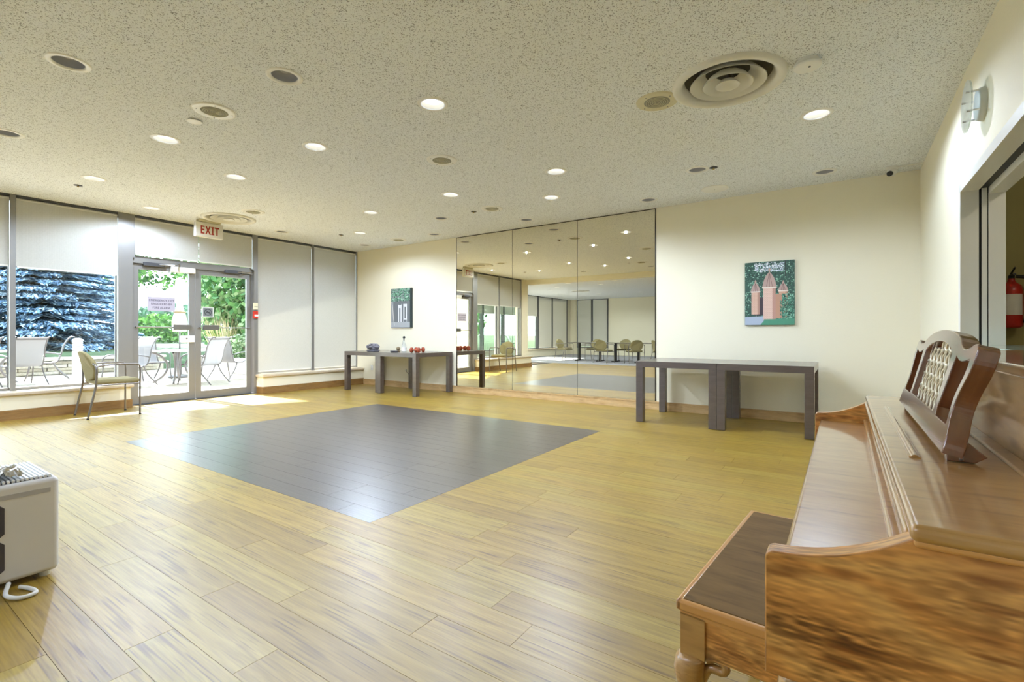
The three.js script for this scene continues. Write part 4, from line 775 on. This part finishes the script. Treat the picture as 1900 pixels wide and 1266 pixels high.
{
  const c = makeSling(M.sling, M.slingFrame), G = -0.03;
  c.position.set(-15.85, G, -3.35); c.rotation.y = 2.93; c.userData.label = 'white sling patio chair beside the louvred bollard'; c.userData.group = 'patio chairs';
  const put = (x, z, a, l) => copyOf(c, [x, G, z], a, l, 'patio chairs');
  put(-13.3, 6.2, -1.2, 'sling patio chair outside the meeting area window');
  put(-14.5, -2.68, 1.39, 'sling patio chair with its back to the spruce window');
  put(-14.5, -1.95, 1.3, 'sling patio chair half hidden by the window post');
  put(-12.45, -3.9, -0.31, 'sling patio chair seen sideways behind the left door');
  put(-13.75, -4.75, -Math.PI / 2 - 0.1, 'sling patio chair behind the round table in left door');
  put(-11.72, -5.05, 1.1, 'sling patio chair with its back to right glass door');
  put(-12.5, -6.0, 2.7, 'white sling patio chair under the ornamental grass');
  const tb = thing('patio_table', 'round white patio table seen through the left door', 'table', [-12.55, G, -4.85]);
  part('top', lathe([[0.0005, 0.70], [0.58, 0.70], [0.6, 0.71], [0.6, 0.722], [0.58, 0.728], [0.0005, 0.728]], 48), M.white, tb);
  part('hub', cyl(0, 0.36, 0, 0.03, 0.03, 0.34, 14), M.slingDark, tb);
  for (let k = 0; k < 4; k++) { const a = k * Math.PI / 2 + 0.5, f = (r, y) => [r * Math.cos(a), y, r * Math.sin(a)]; part('leg', tube([f(0.46, 0.69), f(0.3, 0.6), f(0.17, 0.4), f(0.22, 0.2), f(0.44, 0)], 0.024, 30, 8), M.slingDark, tb); }
  copyOf(tb, [-15.45, G, -2.35], 0.4, 'round white patio table outside the spruce window');
  const u = thing('patio_umbrella', 'closed beige patio umbrella standing behind the round table', 'umbrella', [-13.9, G, -5.44]);
  part('pole', cyl(0, 0.0, 0, 0.02, 0.02, 2.5, 14), M.slingFrame, u); part('base', lathe([[0.0005, 0], [0.24, 0], [0.24, 0.05], [0.05, 0.08], [0.035, 0.3], [0.0005, 0.3]], 28), M.slingDark, u);
  const rings = []; for (let i = 0; i <= 20; i++) { const k = i / 20, y = 1.15 + 1.35 * k, r = 0.13 - 0.08 * k + 0.03 * Math.sin(k * 9); rings.push(Array.from({ length: 32 }, (_, j) => { const a = -j / 32 * 6.2832, q = r * (1 + 0.22 * Math.cos(a * 8)); return [q * Math.cos(a), y, q * Math.sin(a)]; })); }
  part('folded_canopy', loft(rings), M.canvasCloth, u); part('tie', lathe([[0.13, 1.62], [0.135, 1.66]], 24), M.stoneBrown, u);
}
// foliage: instanced leaves round a set of blobs
function foliage(parent, blobs, n, size, cols, m, flat = 0.5) {
  const g = new THREE.PlaneGeometry(1, 0.55, 2, 1); const p = g.attributes.position; for (let i = 0; i < p.count; i++) p.setZ(i, -0.35 * p.getX(i) ** 2); g.computeVertexNormals();
  const im = new THREE.InstancedMesh(g, m, n), o = new THREE.Object3D(), col = new THREE.Color(); im.name = 'foliage'; im.userData.kind = 'stuff'; shadows(im);
  const tot = blobs.reduce((s, b) => s + b[3] * b[4] * b[5], 0); let bi = 0, left = 0, acc = 0;
  for (let i = 0; i < n; i++) {
    while (bi < blobs.length - 1 && i >= (acc + blobs[bi][3] * blobs[bi][4] * blobs[bi][5]) / tot * n) { acc += blobs[bi][3] * blobs[bi][4] * blobs[bi][5]; bi++; }
    const b = blobs[bi]; let x, y, z, d; do { x = rr(-1, 1); y = rr(-1, 1); z = rr(-1, 1); d = x * x + y * y + z * z; } while (d > 1 || d < 0.25);
    const k = size * rr(0.6, 1.3); o.position.set(b[0] + x * b[3], b[1] + y * b[4], b[2] + z * b[5]); o.rotation.set(rr(-1, 1) * (1.6 - flat), rr(0, 6.28), rr(-1, 1) * (1.6 - flat)); o.scale.set(k, k, k); o.updateMatrix(); im.setMatrixAt(i, o.matrix);
    col.set(cols[(rnd() * cols.length) | 0]); im.setColorAt(i, col);
  }
  parent.add(im); return im;
}
// blue spruce
{
  const t = thing('blue_spruce', 'large blue spruce with drooping boughs outside the window', 'tree', [-24.4, 0.4, -4.9]);
  part('trunk', cyl(0, 0, 0, 0.22, 0.03, 8.2, 12), M.bark, t);
  const g = new THREE.OctahedronGeometry(1, 0); g.scale(1, 0.2, 0.3); const N = 110000, im = new THREE.InstancedMesh(g, M.needle, N), o = new THREE.Object3D(), col = new THREE.Color(); im.name = 'boughs'; im.userData.kind = 'stuff'; shadows(im);
  const cols = ['#6f93b4', '#5b7d9f', '#90b0ca', '#4a6a8a', '#aac6da', '#44627f', '#6d8ba6', '#c2d6e4']; let i = 0; const boughs = [];
  for (let y = 0.1; y < 7.9; y += 0.24) { const R = 3.1 * (1 - y / 8.3) ** 0.8 + 0.12, m = Math.max(5, Math.round(R * 6.5)); for (let k = 0; k < m; k++) { const a = k / m * 6.283 + rr(-0.25, 0.25) + y; boughs.push(tubeTaper(a, y, R * rr(0.82, 1.1))); } }
  function tubeTaper(a, y, R) { return { a, y, R }; }
  const per = Math.floor(N / boughs.length);
  for (const b of boughs) for (let k = 0; k < per; k++) {
    const s = 0.1 + 0.9 * Math.pow(rnd(), 0.7), side = rr(-1, 1) * (0.10 + 0.30 * (1 - s) + 0.12), r = b.R * s, y = b.y + 0.12 - 0.30 * s * s * b.R / 3 + rr(-0.06, 0.05);
    const ca = Math.cos(b.a), sa = Math.sin(b.a); o.position.set(ca * r - sa * side * b.R * 0.5, y, sa * r + ca * side * b.R * 0.5); o.rotation.set(rr(-0.3, 0.3), -b.a + side * 1.2 + rr(-0.4, 0.4), rr(-0.6, 0.35), 'YXZ'); const q = rr(0.08, 0.17); o.scale.set(q, q, q); o.updateMatrix(); im.setMatrixAt(i, o.matrix); col.set(cols[(rnd() * cols.length) | 0]); im.setColorAt(i++, col);
  }
  im.count = i; t.add(im);
}
{
  const greens = ['#5f9a3e', '#77b04e', '#4a7f36', '#93c466', '#39662c'], fresh = ['#7cbf62', '#5aa356', '#a5d98a', '#3d7f48', '#c8ecaa'];
  const tree = (name, label, x, z, h, blobs, n, size, cols, r = 0.12) => { const t = thing(name, label, 'tree', [x, x < -18 ? 0.25 : -0.04, z]); part('trunk', cyl(0, 0, 0, r, r * 0.6, h, 10), M.bark, t); foliage(t, blobs, n, size, cols, M.leaf); return t; };
  tree('leafy_tree', 'loose leafy tree behind the umbrella in the left door', -23, -9.6, 3.4, [[0, 4.4, 0, 1.5, 1.3, 1.5], [-1.4, 3.9, 1.0, 1.6, 1.2, 1.5], [-2.8, 3.7, 2.0, 1.6, 1.1, 1.4], [-1.6, 5.6, 1.2, 2.2, 1.6, 2.0], [-3.6, 5.4, 2.6, 1.8, 1.4, 1.6]], 4200, 0.17, greens);
  tree('green_sumac', 'dense bright green tree behind the right glass door', -15.9, -7.75, 1.6, [[0, 1.0, 0, 1.1, 1.0, 0.9], [0.1, 2.2, 0.1, 1.5, 1.3, 1.0], [1.2, 1.4, -0.4, 1.1, 1.4, 0.9], [0.2, 3.5, -0.1, 1.5, 1.2, 1.0], [1.6, 3.0, -0.5, 1.3, 1.8, 1.0]], 9500, 0.17, fresh, 0.08).position.y = 0.41;
  tree('leafy_tree', 'tall leafy tree beyond the covered windows', -13.2, -12.6, 3, [[0, 4, 0, 2, 2.4, 2], [1.4, 5.5, 0.5, 1.8, 1.8, 1.8]], 2600, 0.25, greens);
  tree('leafy_tree', 'leafy tree on the lawn outside the meeting area', -19.4, 5.4, 2, [[0, 2.4, 0, 1.6, 1.8, 2.2], [0.3, 3.6, 1.5, 1.6, 1.6, 1.8], [0.3, 2.0, 3.2, 1.6, 1.8, 2.0]], 4200, 0.24, fresh);
  tree('leafy_tree', 'round leafy tree on the patio beside the meeting area', -14.9, 2.4, 1.6, [[0, 1.9, 0, 1.1, 1.6, 1.3], [0.2, 3.2, 0.4, 1.0, 1.0, 1.1]], 2600, 0.2, fresh, 0.08);
  const bush = (label, x, y, z, a, b, c, n, cols, s = 0.12) => { const t = thing('bush', label, 'bush', [x, y, z]); foliage(t, [[0, b * 0.8, 0, a, b, c]], n, s, cols, M.leaf); part('stems', [bar([0, 0, 0], [0.1, b, 0.1], 0.02), bar([0, 0, 0], [-0.15, b * 0.9, 0.1], 0.02)], M.bark, t); return t; };
  bush('clipped round green bush on the lawn beyond the table', -29, 0.4, -10.6, 2.0, 0.95, 2.2, 2600, greens, 0.16);
  bush('wide dark bush far behind the clipped round bush', -38, 0.5, -14.4, 3.2, 1.5, 2.4, 1800, ['#5f8a6a', '#4c7358', '#7aa382'], 0.3);
  bush('small pale bush in the planter beside the sling chair', -13.85, 0.41, -7.15, 0.8, 0.38, 0.6, 1500, ['#9cc088', '#7aa86a', '#c2dcae'], 0.08);
  const gr = thing('ornamental_grass', 'tall tan ornamental grass clump behind the patio chairs', 'grass', [-15.2, 0.42, -7.3]);
  const bl = new THREE.ConeGeometry(0.5, 1, 4); bl.translate(0, 0.5, 0); const im = new THREE.InstancedMesh(bl, std('#ffffff', 0.9), 420), o = new THREE.Object3D(), col = new THREE.Color(); im.name = 'blades'; im.userData.kind = 'stuff'; shadows(im);
  for (let i = 0; i < 420; i++) { const a = rr(0, 6.28), tall = i % 3 === 0; o.position.set(rr(-0.45, 0.45), 0, rr(-0.4, 0.4)); o.rotation.set(Math.cos(a) * rr(0, 0.5), a, Math.sin(a) * rr(0, 0.5)); o.scale.set(tall ? 0.035 : 0.018, tall ? rr(1.0, 1.35) : rr(0.7, 1.0), 0.014); o.updateMatrix(); im.setMatrixAt(i, o.matrix); col.set(tall ? ['#d8c7a4', '#c9b48c'][i % 2] : ['#9ab86a', '#7ea256'][i % 2]); im.setColorAt(i, col); }
  gr.add(im); part('crown', lathe([[0.0005, 0.0], [0.4, 0.0], [0.3, 0.12], [0.0005, 0.16]], 16), M.bark, gr);
  const b = thing('apartment_building', 'distant pale blue apartment block between bush and umbrella', 'building', [-148, 0, -56]);
  part('walls', [box(-4, 0, -3.4, 4, 6.6, 3.2), box(-3, 6.6, -1.5, 2, 7.6, 1)], M.tower, b);
  for (let r = 0; r < 5; r++) for (let k = 0; k < 5; k++) part('window', box(3.98, 1.4 + r * 1.05, -3.0 + k * 1.25, 4.05, 2.0 + r * 1.05, -2.2 + k * 1.25), M.towerGlass, b);
}

scene.traverse((o) => { if (o.isMesh) shadows(o); });
renderer.render(scene, camera);
